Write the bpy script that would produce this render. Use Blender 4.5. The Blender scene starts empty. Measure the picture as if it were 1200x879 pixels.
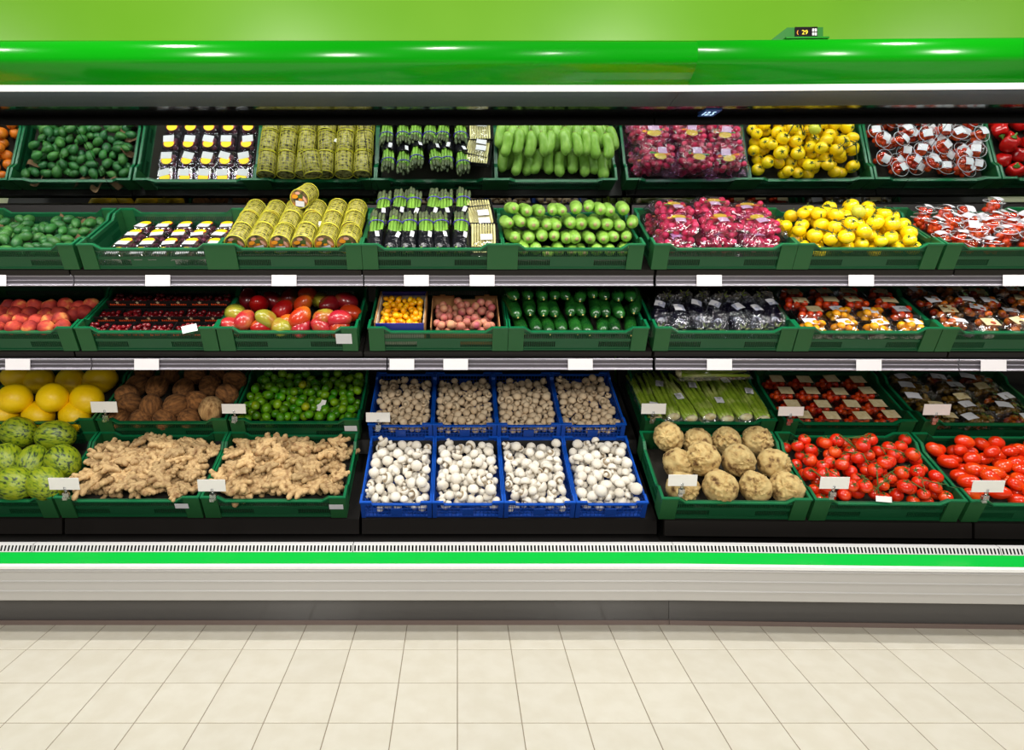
import bpy, math, random
from mathutils import Matrix, Vector, Euler, noise

S = bpy.context.scene
COL = S.collection
PI = math.pi

# ------------------------------------------------------------------ camera
F, CX, CY, CH = 755.0, 536.0, 332.0, 1.36          # focal length in px, principal point, eye height
CAM = Vector((0, 0, CH))
cam_data = bpy.data.cameras.new('camera')
cam_data.sensor_width = 36.0
cam_data.lens = 36.0 * F / 1200.0
cam_data.shift_x = (600 - CX) / 1200.0
cam_data.shift_y = -(439.5 - CY) / 1200.0
cam_data.clip_start = 0.05
cam = bpy.data.objects.new('camera', cam_data)
cam.location = CAM
cam.rotation_euler = (PI / 2, 0, 0)
COL.objects.link(cam)
S.camera = cam

# ------------------------------------------------------------------ world, lamps, exposure
W = bpy.data.worlds.new('world')
S.world = W
W.use_nodes = True
W.node_tree.nodes['Background'].inputs[0].default_value = (1.0, 0.97, 0.92, 1)
W.node_tree.nodes['Background'].inputs[1].default_value = 0.14
S.view_settings.view_transform = 'Standard'
S.view_settings.look = 'None'
S.view_settings.gamma = 1
S.view_settings.use_curve_mapping = False
S.view_settings.exposure = 0.0

LAMP_W, FILL_B, STRIP_W = 27, 100, 22
for lx, ly, le in [(x, 1.25, LAMP_W) for x in (-4.3, -1.5, 1.35, 4.2)] + [(x, -2.4, FILL_B) for x in (-1.7, 1.7)]:  # near row: ceiling lamps; rear pair: fill added to light beneath the shelves
    ld = bpy.data.lights.new('ceiling_or_fill_lamp', 'AREA')
    ld.shape = 'DISK'; ld.size = 0.36 if ly > 0 else 0.9; ld.energy = le; ld.color = (1, 0.965, 0.9)
    lo = bpy.data.objects.new('ceiling_or_fill_lamp', ld)
    lo.location = (lx, ly, 3.3 if ly > 0 else 2.9)
    lo.rotation_euler = Vector((0, 2.6 - ly, -2.4 if ly > 0 else -1.9)).to_track_quat('-Z', 'Y').to_euler()
    COL.objects.link(lo)

# ------------------------------------------------------------------ helpers
def lin(c):
    out = []
    for v in c[:3]:
        v = v / 255.0
        out.append(v / 12.92 if v <= 0.04045 else ((v + 0.055) / 1.055) ** 2.4)
    return (*out, 1.0)

def mat(name, c1, c2=None, scale=8.0, lo=0.35, hi=0.65, rough=0.5, bump=0.0, bscale=40.0, rand=0.0, hue=0.0,
        metal=0.0, coat=0.0, emit=0.0, stretch=(1, 1, 1), spec=0.5, c3=None, detail=3.0, voronoi=False, sss=0.0, world=False):
    m = bpy.data.materials.new(name)
    m.use_nodes = True
    nt = m.node_tree; N = nt.nodes; L = nt.links
    b = N['Principled BSDF']
    b.inputs['Roughness'].default_value = rough
    b.inputs['Metallic'].default_value = metal
    b.inputs['Coat Weight'].default_value = coat
    b.inputs['Coat Roughness'].default_value = 0.08
    b.inputs['Specular IOR Level'].default_value = spec
    if sss:
        b.inputs['Subsurface Weight'].default_value = sss
        b.inputs['Subsurface Radius'].default_value = (0.02, 0.012, 0.006)
        b.inputs['Subsurface Scale'].default_value = 0.4
    tc = N.new('ShaderNodeTexCoord'); mp = N.new('ShaderNodeMapping')
    L.new(tc.outputs['Object'], mp.inputs[0])
    mp.inputs['Scale'].default_value = stretch
    vec = mp.outputs[0]
    if rand or hue or c2:
        oi = N.new('ShaderNodeObjectInfo')
    if c2 and not world:                       # every copy gets its own piece of the pattern
        ml = N.new('ShaderNodeMath'); ml.operation = 'MULTIPLY'; ml.inputs[1].default_value = 37.0
        L.new(oi.outputs['Random'], ml.inputs[0])
        cx = N.new('ShaderNodeCombineXYZ')
        for i in range(3): L.new(ml.outputs[0], cx.inputs[i])
        ad = N.new('ShaderNodeVectorMath'); ad.operation = 'ADD'
        L.new(mp.outputs[0], ad.inputs[0]); L.new(cx.outputs[0], ad.inputs[1])
        vec = ad.outputs[0]
    col = None
    if c2:
        if voronoi:
            nz = N.new('ShaderNodeTexVoronoi'); nz.inputs['Scale'].default_value = scale
            fac = nz.outputs['Distance']
        else:
            nz = N.new('ShaderNodeTexNoise'); nz.inputs['Scale'].default_value = scale
            nz.inputs['Detail'].default_value = detail
            fac = nz.outputs[0]
        L.new(vec, nz.inputs['Vector'])
        cr = N.new('ShaderNodeValToRGB')
        cr.color_ramp.elements[0].position = lo; cr.color_ramp.elements[0].color = lin(c1)
        cr.color_ramp.elements[1].position = hi; cr.color_ramp.elements[1].color = lin(c2)
        if c3:
            e = cr.color_ramp.elements.new((lo + hi) / 2); e.color = lin(c3)
        L.new(fac, cr.inputs[0])
        col = cr.outputs[0]
    if rand or hue:
        hs = N.new('ShaderNodeHueSaturation')
        hs.inputs['Color'].default_value = lin(c1)
        if col: L.new(col, hs.inputs['Color'])
        mr = N.new('ShaderNodeMapRange')
        mr.inputs[3].default_value = 1 - rand; mr.inputs[4].default_value = 1 + rand * 0.6
        L.new(oi.outputs['Random'], mr.inputs[0]); L.new(mr.outputs[0], hs.inputs['Value'])
        if hue:
            m7 = N.new('ShaderNodeMath'); m7.operation = 'MULTIPLY'; m7.inputs[1].default_value = 7.31
            fr = N.new('ShaderNodeMath'); fr.operation = 'FRACT'
            L.new(oi.outputs['Random'], m7.inputs[0]); L.new(m7.outputs[0], fr.inputs[0])
            mh = N.new('ShaderNodeMapRange')
            mh.inputs[3].default_value = 0.5 - hue; mh.inputs[4].default_value = 0.5 + hue
            L.new(fr.outputs[0], mh.inputs[0]); L.new(mh.outputs[0], hs.inputs['Hue'])
        col = hs.outputs[0]
    if col: L.new(col, b.inputs['Base Color'])
    else: b.inputs['Base Color'].default_value = lin(c1)
    if emit:
        b.inputs['Emission Color'].default_value = lin(c1)
        b.inputs['Emission Strength'].default_value = emit
    if bump:
        n2 = N.new('ShaderNodeTexNoise'); n2.inputs['Scale'].default_value = bscale
        n2.inputs['Detail'].default_value = 4.0
        L.new(vec, n2.inputs['Vector'])
        bp = N.new('ShaderNodeBump'); bp.inputs['Strength'].default_value = bump; bp.inputs['Distance'].default_value = 0.004
        L.new(n2.outputs[0], bp.inputs['Height']); L.new(bp.outputs[0], b.inputs['Normal'])
    return m

def film_mat(name, tint=(255, 255, 255), fac=0.21, rough=0.12, bump=0.6, bscale=60.0):
    m = bpy.data.materials.new(name)
    m.use_nodes = True
    nt = m.node_tree; N = nt.nodes; L = nt.links
    N.remove(N['Principled BSDF'])
    out = N['Material Output']
    tr = N.new('ShaderNodeBsdfTransparent'); tr.inputs[0].default_value = lin(tint)
    gl = N.new('ShaderNodeBsdfGlossy'); gl.inputs['Roughness'].default_value = rough
    mx = N.new('ShaderNodeMixShader')
    lw = N.new('ShaderNodeLayerWeight'); lw.inputs[0].default_value = 0.35
    mr = N.new('ShaderNodeMapRange'); mr.inputs[3].default_value = fac * 0.6; mr.inputs[4].default_value = min(1, fac * 3.5)
    L.new(lw.outputs['Facing'], mr.inputs[0]); L.new(mr.outputs[0], mx.inputs[0])
    L.new(tr.outputs[0], mx.inputs[1]); L.new(gl.outputs[0], mx.inputs[2])
    if bump:
        tc = N.new('ShaderNodeTexCoord'); n2 = N.new('ShaderNodeTexNoise'); n2.inputs['Scale'].default_value = bscale
        L.new(tc.outputs['Object'], n2.inputs['Vector'])
        bp = N.new('ShaderNodeBump'); bp.inputs['Strength'].default_value = bump; bp.inputs['Distance'].default_value = 0.006
        L.new(n2.outputs[0], bp.inputs['Height'])
        L.new(bp.outputs[0], gl.inputs['Normal']); L.new(bp.outputs[0], lw.inputs['Normal'])
    L.new(mx.outputs[0], out.inputs[0])
    return m

class G:
    """collects faces, then becomes one mesh"""
    def __init__(s): s.v = []; s.f = []; s.m = []; s.s = []
    def face(s, idx, mi=0, sm=False): s.f.append(tuple(idx)); s.m.append(mi); s.s.append(sm)
    def add(s, vs):
        b = len(s.v); s.v.extend([tuple(p) for p in vs]); return b
    def box(s, x0, x1, y0, y1, z0, z1, mi=0, M=None):
        p = [Vector((x, y, z)) for z in (z0, z1) for y in (y0, y1) for x in (x0, x1)]
        if M: p = [M @ q for q in p]
        b = s.add(p)
        for q in ((0, 2, 3, 1), (4, 5, 7, 6), (0, 1, 5, 4), (2, 6, 7, 3), (0, 4, 6, 2), (1, 3, 7, 5)):
            s.face([b + i for i in q], mi)
    def quad(s, a, b, c, d, mi=0):
        k = s.add((a, b, c, d)); s.face((k, k + 1, k + 2, k + 3), mi)
    def ball(s, c, r, seg=12, ring=8, fn=None, mi=0, M=None, sm=True):
        """ellipsoid, poles on z; fn(dir)->offset vector multiplier"""
        c = Vector(c); r = (r, r, r) if isinstance(r, (int, float)) else r
        vs = []
        def P(d):
            k = fn(d) if fn else 1.0
            q = Vector((d.x * r[0], d.y * r[1], d.z * r[2])) * k if not isinstance(k, Vector) else k
            q = q + c
            return M @ q if M else q
        vs.append(P(Vector((0, 0, 1))))
        for i in range(1, ring):
            a = PI * i / ring
            for j in range(seg):
                t = 2 * PI * j / seg
                vs.append(P(Vector((math.sin(a) * math.cos(t), math.sin(a) * math.sin(t), math.cos(a)))))
        vs.append(P(Vector((0, 0, -1))))
        b = s.add(vs); n = len(vs) - 1
        for j in range(seg):
            s.face((b, b + 1 + j, b + 1 + (j + 1) % seg), mi, sm)
            k = b + 1 + (ring - 2) * seg
            s.face((b + n, k + (j + 1) % seg, k + j), mi, sm)
        for i in range(ring - 2):
            for j in range(seg):
                k = b + 1 + i * seg; l = k + seg
                s.face((k + j, l + j, l + (j + 1) % seg, k + (j + 1) % seg), mi, sm)
    def tube(s, pts, rad, sides=8, mi=0, cap=True, sm=True, M=None):
        pts = [Vector(p) for p in pts]
        if isinstance(rad, (int, float)): rad = [rad] * len(pts)
        rings = []; prev = None
        for i, p in enumerate(pts):
            t = (pts[min(i + 1, len(pts) - 1)] - pts[max(i - 1, 0)]).normalized()
            if prev is None:
                a = Vector((0, 0, 1)) if abs(t.z) < 0.9 else Vector((1, 0, 0))
                u = t.cross(a).normalized()
            else:
                u = (prev - t * prev.dot(t)).normalized()
            prev = u; w = t.cross(u)
            vs = [p + (u * math.cos(2 * PI * k / sides) + w * math.sin(2 * PI * k / sides)) * rad[i] for k in range(sides)]
            if M: vs = [M @ q for q in vs]
            rings.append(s.add(vs))
        for a, b in zip(rings, rings[1:]):
            for k in range(sides):
                s.face((a + k, a + (k + 1) % sides, b + (k + 1) % sides, b + k), mi, sm)
        if cap:
            s.face([rings[0] + k for k in reversed(range(sides))], mi, sm)
            s.face([rings[-1] + k for k in range(sides)], mi, sm)
    def lathe(s, prof, seg=16, mi=0, sm=True, M=None, cap=True):
        rings = []
        for (r, z) in prof:
            vs = [Vector((r * math.cos(2 * PI * k / seg), r * math.sin(2 * PI * k / seg), z)) for k in range(seg)]
            if M: vs = [M @ q for q in vs]
            rings.append(s.add(vs))
        for a, b in zip(rings, rings[1:]):
            for k in range(seg):
                s.face((a + k, a + (k + 1) % seg, b + (k + 1) % seg, b + k), mi, sm)
        if cap:
            s.face([rings[0] + k for k in reversed(range(seg))], mi, False)
            s.face([rings[-1] + k for k in range(seg)], mi, False)
    def extrude(s, prof, x0, x1, mi=0, closed=True, sm=False):
        """profile of (y, z) points swept along x"""
        n = len(prof)
        a = s.add([(x0, y, z) for y, z in prof]); b = s.add([(x1, y, z) for y, z in prof])
        for k in range(n if closed else n - 1):
            l = (k + 1) % n
            s.face((a + k, b + k, b + l, a + l), mi, sm)
        if closed:
            s.face([a + k for k in range(n)], mi); s.face([b + k for k in reversed(range(n))], mi)
    def mesh(s, name, *mats):
        me = bpy.data.meshes.new(name)
        me.from_pydata(s.v, [], s.f)
        for m in mats: me.materials.append(m)
        me.polygons.foreach_set('material_index', s.m)
        me.polygons.foreach_set('use_smooth', s.s)
        me.update()
        return me

def T(x=0, y=0, z=0): return Matrix.Translation((x, y, z))
def R(x=0, y=0, z=0): return Euler((x, y, z)).to_matrix().to_4x4()
def SC(x, y=None, z=None):
    y = x if y is None else y; z = x if z is None else z
    return Matrix.Diagonal((x, y, z, 1))

def put(name, mesh, M, label=None, cat=None, group=None, kids=(), parent=None, kind=None):
    o = bpy.data.objects.new(name, mesh)
    COL.objects.link(o)
    if parent: o.parent = parent
    o.matrix_basis = M
    if label: o['label'] = label
    if cat: o['category'] = cat
    if group: o['group'] = group
    if kind: o['kind'] = kind
    for k in kids:
        kid(k, o)
    return o
def kid(k, o):
    """k = (name, mesh, matrix[, {label, kind, kids}])"""
    e = k[3] if len(k) > 3 else {}
    return put(k[0], k[1], k[2], e.get('label'), None, None, e.get('kids', ()), o, e.get('kind'))

I4 = Matrix.Identity(4)
ORD = ['first', 'second', 'third', 'fourth', 'fifth', 'sixth', 'seventh', 'eighth', 'ninth', 'tenth', 'eleventh', 'twelfth',
       'thirteenth', 'fourteenth', 'fifteenth']

def ray(px, py): return Vector(((px - CX) / F, 1, -(py - CY) / F))
def on_z(M, px, py, w):
    """where the sight line of a photo pixel meets the plane at height w above a crate floor (crate coordinates)"""
    inv = M.inverted(); o = inv @ CAM; d = inv.to_3x3() @ ray(px, py)
    return o + d * ((w - o.z) / d.z)
def on_y(M, px, py, y):
    inv = M.inverted(); o = inv @ CAM; d = inv.to_3x3() @ ray(px, py)
    return o + d * ((y - o.y) / d.y)

def deposit(n, rmin, rmax, Wd, Dp, z0, rng, tries=22, heap=0.0, tight=0.93, xc=0, yc=0, pre=()):
    items = list(pre); out = []
    for i in range(n):
        r = rng.uniform(rmin, rmax); best = None
        for k in range(tries):
            x = rng.uniform(-Wd / 2 + r, Wd / 2 - r) + xc; y = rng.uniform(-Dp / 2 + r, Dp / 2 - r) + yc
            z = z0 + r
            for (a, b, c, q) in items:
                d2 = (x - a) ** 2 + (y - b) ** 2; s = (r + q) * tight
                if d2 < s * s:
                    z = max(z, c + math.sqrt(s * s - d2))
            sc = z + heap * ((x / Wd) ** 2 + (y / Dp) ** 2)
            if best is None or sc < best[0]: best = (sc, x, y, z)
        it = (best[1], best[2], best[3], r)
        items.append(it); out.append(it)
    return out

def cell(x, y, Wd, Dp):
    c = min(4, max(0, int((x / Wd + .5) * 5))); r = min(3, max(0, int((y / Dp + .5) * 4)))
    return 'in the %s %s part' % (['far left', 'left', 'central', 'right', 'far right'][c], ['front', 'inner front', 'inner back', 'back'][r])

# ------------------------------------------------------------------ common materials
m_green = mat('crate_green_plastic', (10, 104, 62), rough=0.3, bump=0.05, bscale=200)
m_green_panel = mat('crate_green_panel', (10, 78, 44), rough=0.4)
m_post = mat('crate_post_green', (28, 88, 44), rough=0.5)
m_blue = mat('crate_blue_plastic', (12, 82, 190), rough=0.35)
m_blue_d = mat('crate_blue_panel', (14, 66, 160), rough=0.4)
m_liner = mat('liner_dark', (34, 30, 22), rough=0.9)
m_black = mat('black_steel', (20, 18, 17), rough=0.45)
m_blackmat = mat('black_interior', (3, 3, 3), rough=0.8, spec=.1)
m_plate = mat('shelf_black', (24, 21, 19), rough=0.45, spec=.3)
m_alu = mat('rail_aluminium', (146, 142, 152), rough=0.35, metal=0.3)
m_alu_d = mat('rail_grey', (84, 80, 86), rough=0.4, metal=0.3)
m_white = mat('white_card', (238, 236, 234), rough=0.7)
m_cream = mat('cream_sticker', (214, 198, 158), (196, 176, 128), scale=60, rough=0.65)
m_paper = mat('white_sticker', (214, 214, 220), rough=0.6)
m_yellow_s = mat('yellow_sticker', (252, 224, 10), rough=0.5)
m_red_s = mat('red_sticker', (200, 30, 50), rough=0.5)
m_film = film_mat('clear_film')
m_clear = film_mat('clear_plastic', fac=0.13, rough=0.06, bump=0.15, bscale=30)
m_clip = film_mat('clip_plastic', (225, 228, 230), fac=0.3, rough=0.15, bump=0)
m_traybl = mat('black_tray', (22, 22, 24), rough=0.35)
m_stem = mat('vine_green', (72, 92, 26), rough=0.6)

# ================================================================== SETTING
# floor with real tiles
def floor_mat():
    m = bpy.data.materials.new('floor_beyond')
    m.use_nodes = True
    nt = m.node_tree; N = nt.nodes; L = nt.links
    b = N['Principled BSDF']; b.inputs['Roughness'].default_value = 0.4
    tc = N.new('ShaderNodeTexCoord'); br = N.new('ShaderNodeTexBrick')
    br.offset = 0; br.inputs['Scale'].default_value = 1.0
    br.inputs['Brick Width'].default_value = 0.2; br.inputs['Row Height'].default_value = 0.2
    br.inputs['Mortar Size'].default_value = 0.0018
    br.inputs['Color1'].default_value = lin((222, 214, 196)); br.inputs['Color2'].default_value = lin((219, 210, 191))
    br.inputs['Mortar'].default_value = lin((120, 110, 96))
    L.new(tc.outputs['Object'], br.inputs['Vector']); L.new(br.outputs[0], b.inputs['Base Color'])
    return m
TY = 2.5935
g = G(); g.box(-2.6, 2.8, -4.6, 0.0, -0.05, -0.0012)
m_grout = mat('grout', (150, 138, 120), rough=0.9)
floor = put('floor', g.mesh('floor', m_grout), T(0, TY, 0), kind='structure')
g = G()
g.quad((-6, -4.6, -0.002), (-2.6, -4.6, -0.002), (-2.6, 1.2, -0.002), (-6, 1.2, -0.002))
g.quad((2.8, -4.6, -0.002), (6, -4.6, -0.002), (6, 1.2, -0.002), (2.8, 1.2, -0.002))
g.quad((-2.6, -4.6, -0.002), (2.8, -4.6, -0.002), (2.8, -1.4, -0.002), (-2.6, -1.4, -0.002))
kid(('floor_beyond', g.mesh('floor_beyond', floor_mat()), I4), floor)
m_tile = mat('floor_tile', (226, 221, 207), (220, 214, 198), scale=14, rough=0.33, rand=0.025, bump=0.04, bscale=90)
g = G()
h, e = 0.0984, 0.0012
b0 = g.add([(-h, -h, -.0012), (h, -h, -.0012), (h, h, -.0012), (-h, h, -.0012), (-h, -h, -e * .5), (h, -h, -e * .5), (h, h, -e * .5), (-h, h, -e * .5),
            (-h + e, -h + e, 0), (h - e, -h + e, 0), (h - e, h - e, 0), (-h + e, h - e, 0)])
for k in range(4):
    l = (k + 1) % 4
    g.face((k, l, 4 + l, 4 + k)); g.face((4 + k, 4 + l, 8 + l, 8 + k))
g.face((8, 9, 10, 11))
me_tile = g.mesh('tile', m_tile)
for r_ in range(7):
    for c_ in range(-13, 14):
        kid(('tile', me_tile, T(c_ * 0.2 + 0.1, -0.1 - r_ * 0.2, 0)), floor)

# lime wall behind the case
m_wall = mat('lime_wall', (124, 198, 32), (132, 203, 44), scale=1.2, rough=0.34, bump=0.03, bscale=300, world=True)
g = G(); g.box(-5, 5, 0, 0.1, 0, 4.2)
put('wall_back', g.mesh('wall_back', m_wall), T(0, 3.62, 0), kind='structure')

# ================================================================== DISPLAY CASE
ANG = math.radians(-1.4)
PIV = Vector((0.843, 2.57, 0))
RC = Matrix.Translation(PIV) @ R(0, 0, ANG) @ Matrix.Translation(-PIV)
TH = math.radians(28.7)
CT, ST = math.cos(TH), math.sin(TH)
ROW = {2: (2.75, 1.418), 3: (2.785, 1.067), 4: (3.02, 0.63), 5: (2.71, 0.373)}

m_canopy = mat('canopy_green', (2, 160, 6), rough=0.2, coat=0.25, spec=0.3)
m_strip = mat('bumper_strip_green', (0, 190, 62), rough=0.22, coat=0.3)
m_bump = mat('bumper_grey', (186, 184, 182), rough=0.4, metal=.2)
m_bwhite = mat('bumper_white', (240, 240, 240), rough=0.35)
m_kick = mat('kick_grey', (72, 70, 70), rough=0.16, spec=.6)
m_toe = mat('toe_reflection_strip', (120, 104, 98), rough=0.35)  # reddish tone paints the reflection seen along the toe
m_grille = mat('grille_white', (222, 220, 222), rough=0.35)
m_under = mat('canopy_underside', (66, 73, 78), (54, 61, 66), scale=240, rough=0.5, world=True, spec=0.3)
m_gloss = mat('black_gloss', (4, 4, 5), rough=0.1, spec=0.35)
m_lampd = mat('lamp_diffuser', (255, 253, 248), emit=1.1)
m_mirror = mat('mirror_glass', (214, 222, 220), rough=0.015, metal=1.0)
m_backp = mat('case_back', (16, 15, 15), rough=0.6)

RAILY = 2.760
def rail_prof(z0, z1, y):
    hh = z1 - z0
    return [(y + 0.018, z1), (y, z1), (y - .002, z1 - .003), (y, z1 - .006), (y + .004, z1 - .010), (y + .004, z1 - hh * .45),
            (y + .001, z1 - hh * .5), (y + .004, z1 - hh * .55), (y + .004, z0 + .010), (y, z0 + .006), (y - .002, z0 + .003), (y, z0), (y + 0.018, z0)]

def build_case(x0, x1, label, M, bays, rail3_seams, rail2_seams, r5dy):
    case = put('refrigerated_display_case', None, M, label, 'display case')
    def part(name, gg, *mats, label=None, kids=(), kind=None, parent=None):
        return put(name, gg.mesh(name, *mats), I4, label, None, None, kids, parent or case, kind)
    # canopy
    g = G()
    prof = [(2.50, 2.232), (2.33, 2.222), (2.285, 2.219), (2.266, 2.214), (2.256, 2.205), (2.250, 2.192), (2.247, 2.175), (2.248, 2.15), (2.252, 2.136),
            (2.262, 2.127), (2.29, 2.109), (2.318, 2.093), (2.333, 2.0855), (2.338, 2.081), (2.345, 2.079), (2.42, 2.084), (2.43, 2.10), (2.50, 2.12)]
    g.extrude(prof, x0 + .0015, x1 - .0015, sm=True)
    part('canopy', g, m_canopy, label='glossy bright green canopy front')
    g = G(); g.extrude([(2.342, 2.082), (2.342, 2.0775), (2.42, 2.0805), (2.42, 2.085)], x0 + .002, x1 - .002)
    part('lamp_strip', g, m_lampd, label='bright white lamp strip under the canopy')
    g = G(); g.extrude([(2.425, 2.083), (2.573, 2.066), (2.573, 2.072), (2.425, 2.09)], x0 + .002, x1 - .002)
    part('air_outlet_panel', g, m_under, label='grey perforated underside panel')
    g = G(); g.extrude([(2.577, 2.068), (2.77, 2.075), (2.77, 2.081), (2.577, 2.074)], x0, x1)
    part('glossy_underside', g, m_gloss)
    g = G(); g.extrude([(2.765, 2.076), (2.765, 2.042), (2.785, 2.042), (2.785, 2.076)], x0, x1)
    part('blind_housing', g, m_blackmat)
    # strip lamp's own light
    ld = bpy.data.lights.new('canopy_tube_light', 'AREA'); ld.shape = 'RECTANGLE'
    ld.size = (x1 - x0) * .98; ld.size_y = 0.06; ld.energy = STRIP_W * (x1 - x0) / 3.7; ld.color = (1, 0.975, 0.94)
    lo = bpy.data.objects.new('canopy_tube_light', ld); COL.objects.link(lo); lo.parent = case
    lo.matrix_basis = T((x0 + x1) / 2, 2.385, 2.07) @ Vector((0, 0.30, -1)).to_track_quat('-Z', 'Y').to_matrix().to_4x4()
    # carcass
    g = G(); g.box(x0, x1, 3.46, 3.5, 0.12, 2.2)
    part('back_panel', g, m_backp)
    g = G(); g.extrude([(3.46, 2.2), (2.50, 2.215), (2.50, 2.20), (3.46, 2.18)], x0, x1)
    part('roof_panel', g, m_backp)
    g = G(); g.extrude([(2.60, 0.14), (2.585, 0.285), (2.62, 0.29), (3.46, 0.33), (3.46, 0.12)], x0, x1)
    part('well_floor', g, m_black)
    g = G(); g.box(x0, x1, 3.165, 3.185, 1.60, 1.745)
    part('mirror_ledge', g, m_plate)
    # mirror panels + shelf panels per bay
    dy, dz = -0.777, 0.629
    for (a, b) in bays:
        g = G()
        P0 = (3.158, 1.747); L = 0.475
        g.extrude([P0, (P0[0] + dy * L, P0[1] + dz * L), (P0[0] + dy * L + .004, P0[1] + dz * L + .005), (P0[0] + .004, P0[1] + .005)], a + .0015, b + (.010 if abs(b - .843) < 1e-4 else -.0015))
        part('mirror_panel', g, m_mirror, label='slanted mirror reflecting the upper shelf')
        for row in (2, 3):
            yb, zb = ROW[row]
            g = G()
            p = [(yb - .002, zb - .004), (yb - .002 + .43 * CT, zb - .004 + .43 * ST), (yb + .004 + .43 * CT, zb - .016 + .43 * ST), (yb + .02, zb - .012),
                 (yb + .02, zb - .024), (yb + .006, zb - .024)]
            g.extrude(p, a + .004, b - .004)
            part('shelf', g, m_plate)
        # back plinths that hold the upper bottom row, and front tray
        yb, zb = ROW[4]
        g = G()
        g.extrude([(yb - .002, zb - .004), (yb + .44 * CT, zb - .004 + .44 * ST), (yb + .44 * CT, zb - .016 + .44 * ST), (yb + .015, zb - .014), (yb + .015, zb - .07), (yb - .002, zb - .07)], a + .004, b - .004)
        part('rear_tray', g, m_black)
        yb, zb = ROW[5]; yb += r5dy; zb += (.016 if r5dy else 0)
        g = G()
        g.extrude([(yb - .004, zb - .004), (yb + .40 * CT, zb - .004 + .40 * ST), (yb + .40 * CT, zb - .016 + .40 * ST), (yb + .012, zb - .014), (yb + .012, zb - .066), (yb - .004, zb - .066)], a + .006, b - .006)
        part('front_tray', g, m_plate)
        # grille
        g = G()
        A, B = a + .0015, b - .0015
        f = lambda t, d=0.0: (2.5035 + .011 * t + d, .3155 + .026 * t)       # steep slotted face
        g.extrude([f(0), f(.1), f(.1, .0015), f(0, .0015)], A, B); g.extrude([f(.86), f(1), f(1, .0015), f(.86, .0015)], A, B)
        g.extrude([f(1), (2.532, .3425), (2.532, .340), f(1, .002)], A, B)
        g.extrude([(2.532, .3425), (2.534, .3425), (2.534, .30), (2.532, .30)], A, B)
        n = int((B - A) / .0139)
        for k in range(n + 1):
            x = A + (B - A) * k / n
            g.extrude([f(.08), f(.88), f(.88, .0015), f(.08, .0015)], max(A, x - .0034), min(B, x + .0034))
        part('air_return_grille', g, m_grille, label='white slotted air return grille')
        g = G(); g.box(A, B, 2.518, 2.531, .294, .339); part('slot_shade_block', g, m_blackmat)  # black block added behind the slots to paint their shade
        g = G(); g.box(A, B, 2.534, 2.60, .292, .300); part('deck_plate', g, m_black)
    # rails
    for row, seams in ((2, rail2_seams), (3, rail3_seams)):
        z0, z1, y = (1.348, 1.396, RAILY) if row == 2 else (0.987, 1.036, RAILY + .012)
        for a, b in zip(seams, seams[1:]):
            g = G(); g.extrude(rail_prof(z0, z1, y), a + .003, b - .003, mi=0)
            for k, mi in enumerate([0, 0, 0, 0, 1, 0, 0, 1, 0, 0, 0, 0, 1]): g.m[k] = mi
            part('price_rail', g, m_alu, m_alu_d, label='ribbed aluminium price rail')
    # bumper
    g = G()
    P = [(2.56, .148), (2.462, .148), (2.456, .152), (2.453, .185), (2.449, .188), (2.452, .192), (2.452, .223), (2.448, .226), (2.451, .23), (2.451, .262), (2.447, .266), (2.45, .2705), (2.56, .2705)]
    g.extrude(P, x0 + .001, x1 - .001)
    part('bumper', g, m_bump, label='ribbed light grey bumper')
    g = G(); g.extrude([(2.452, .2705), (2.446, .275), (2.446, .286), (2.452, .2915), (2.462, .293), (2.50, .293), (2.50, .2705)], x0 + .001, x1 - .001, sm=False)
    part('bumper_edge', g, m_bwhite)
    g = G(); g.extrude([(2.4535, .2925), (2.502, .3155), (2.502, .300), (2.46, .2925)], x0 + .001, x1 - .001)
    part('bumper_strip', g, m_strip, label='bright green strip along the bumper')
    g = G(); g.box(x0 + .001, x1 - .001, 2.568, 2.60, 0.018, 0.15)
    kp = part('kick_plate', g, m_kick, label='dark grey kick plate')
    xs = 0.456 if x0 < 0 else 1.24
    g = G()
    w_, h_ = .075, .036
    for (a, b, c, d) in ((xs - w_ / 2, xs + w_ / 2, .138, .1405), (xs - w_ / 2, xs + w_ / 2, .104, .1065), (xs - w_ / 2, xs - w_ / 2 + .0025, .104, .1405), (xs + w_ / 2 - .0025, xs + w_ / 2, .104, .1405)):
        g.box(a, b, 2.5665, 2.569, c, d)
    put('access_cover', g.mesh('access_cover', m_black), I4, parent=kp)
    g = G(); g.box(x0 + .001, x1 - .001, 2.563, 2.60, 0.0, 0.018)
    part('toe_reflection_strip', g, m_toe)
    return case

caseL = build_case(-2.905, 0.843, 'long green topped refrigerated produce case running from the edge to the canopy seam', I4,
                   [(-2.905, -1.655), (-1.655, -.407), (-.407, .843)], [-2.9, -1.575, -.303, .843], [-2.9, -1.645, -.402, .843], 0)
caseR = build_case(0.843, 3.343, 'shorter green topped refrigerated produce case past the canopy seam, carrying the controller', RC,
                   [(.843, 2.093), (2.093, 3.343)], [.846, 2.13, 3.34], [.845, 3.34], -0.06)
def text_mesh(name, body, size, m):
    tx = bpy.data.curves.new(name, 'FONT'); tx.body = body; tx.size = size; tx.align_x = 'CENTER'; tx.align_y = 'CENTER'; tx.extrude = .0004
    o = bpy.data.objects.new(name, tx)
    me = bpy.data.meshes.new_from_object(o)
    bpy.data.objects.remove(o); me.materials.clear(); me.materials.append(m)
    return me
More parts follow.
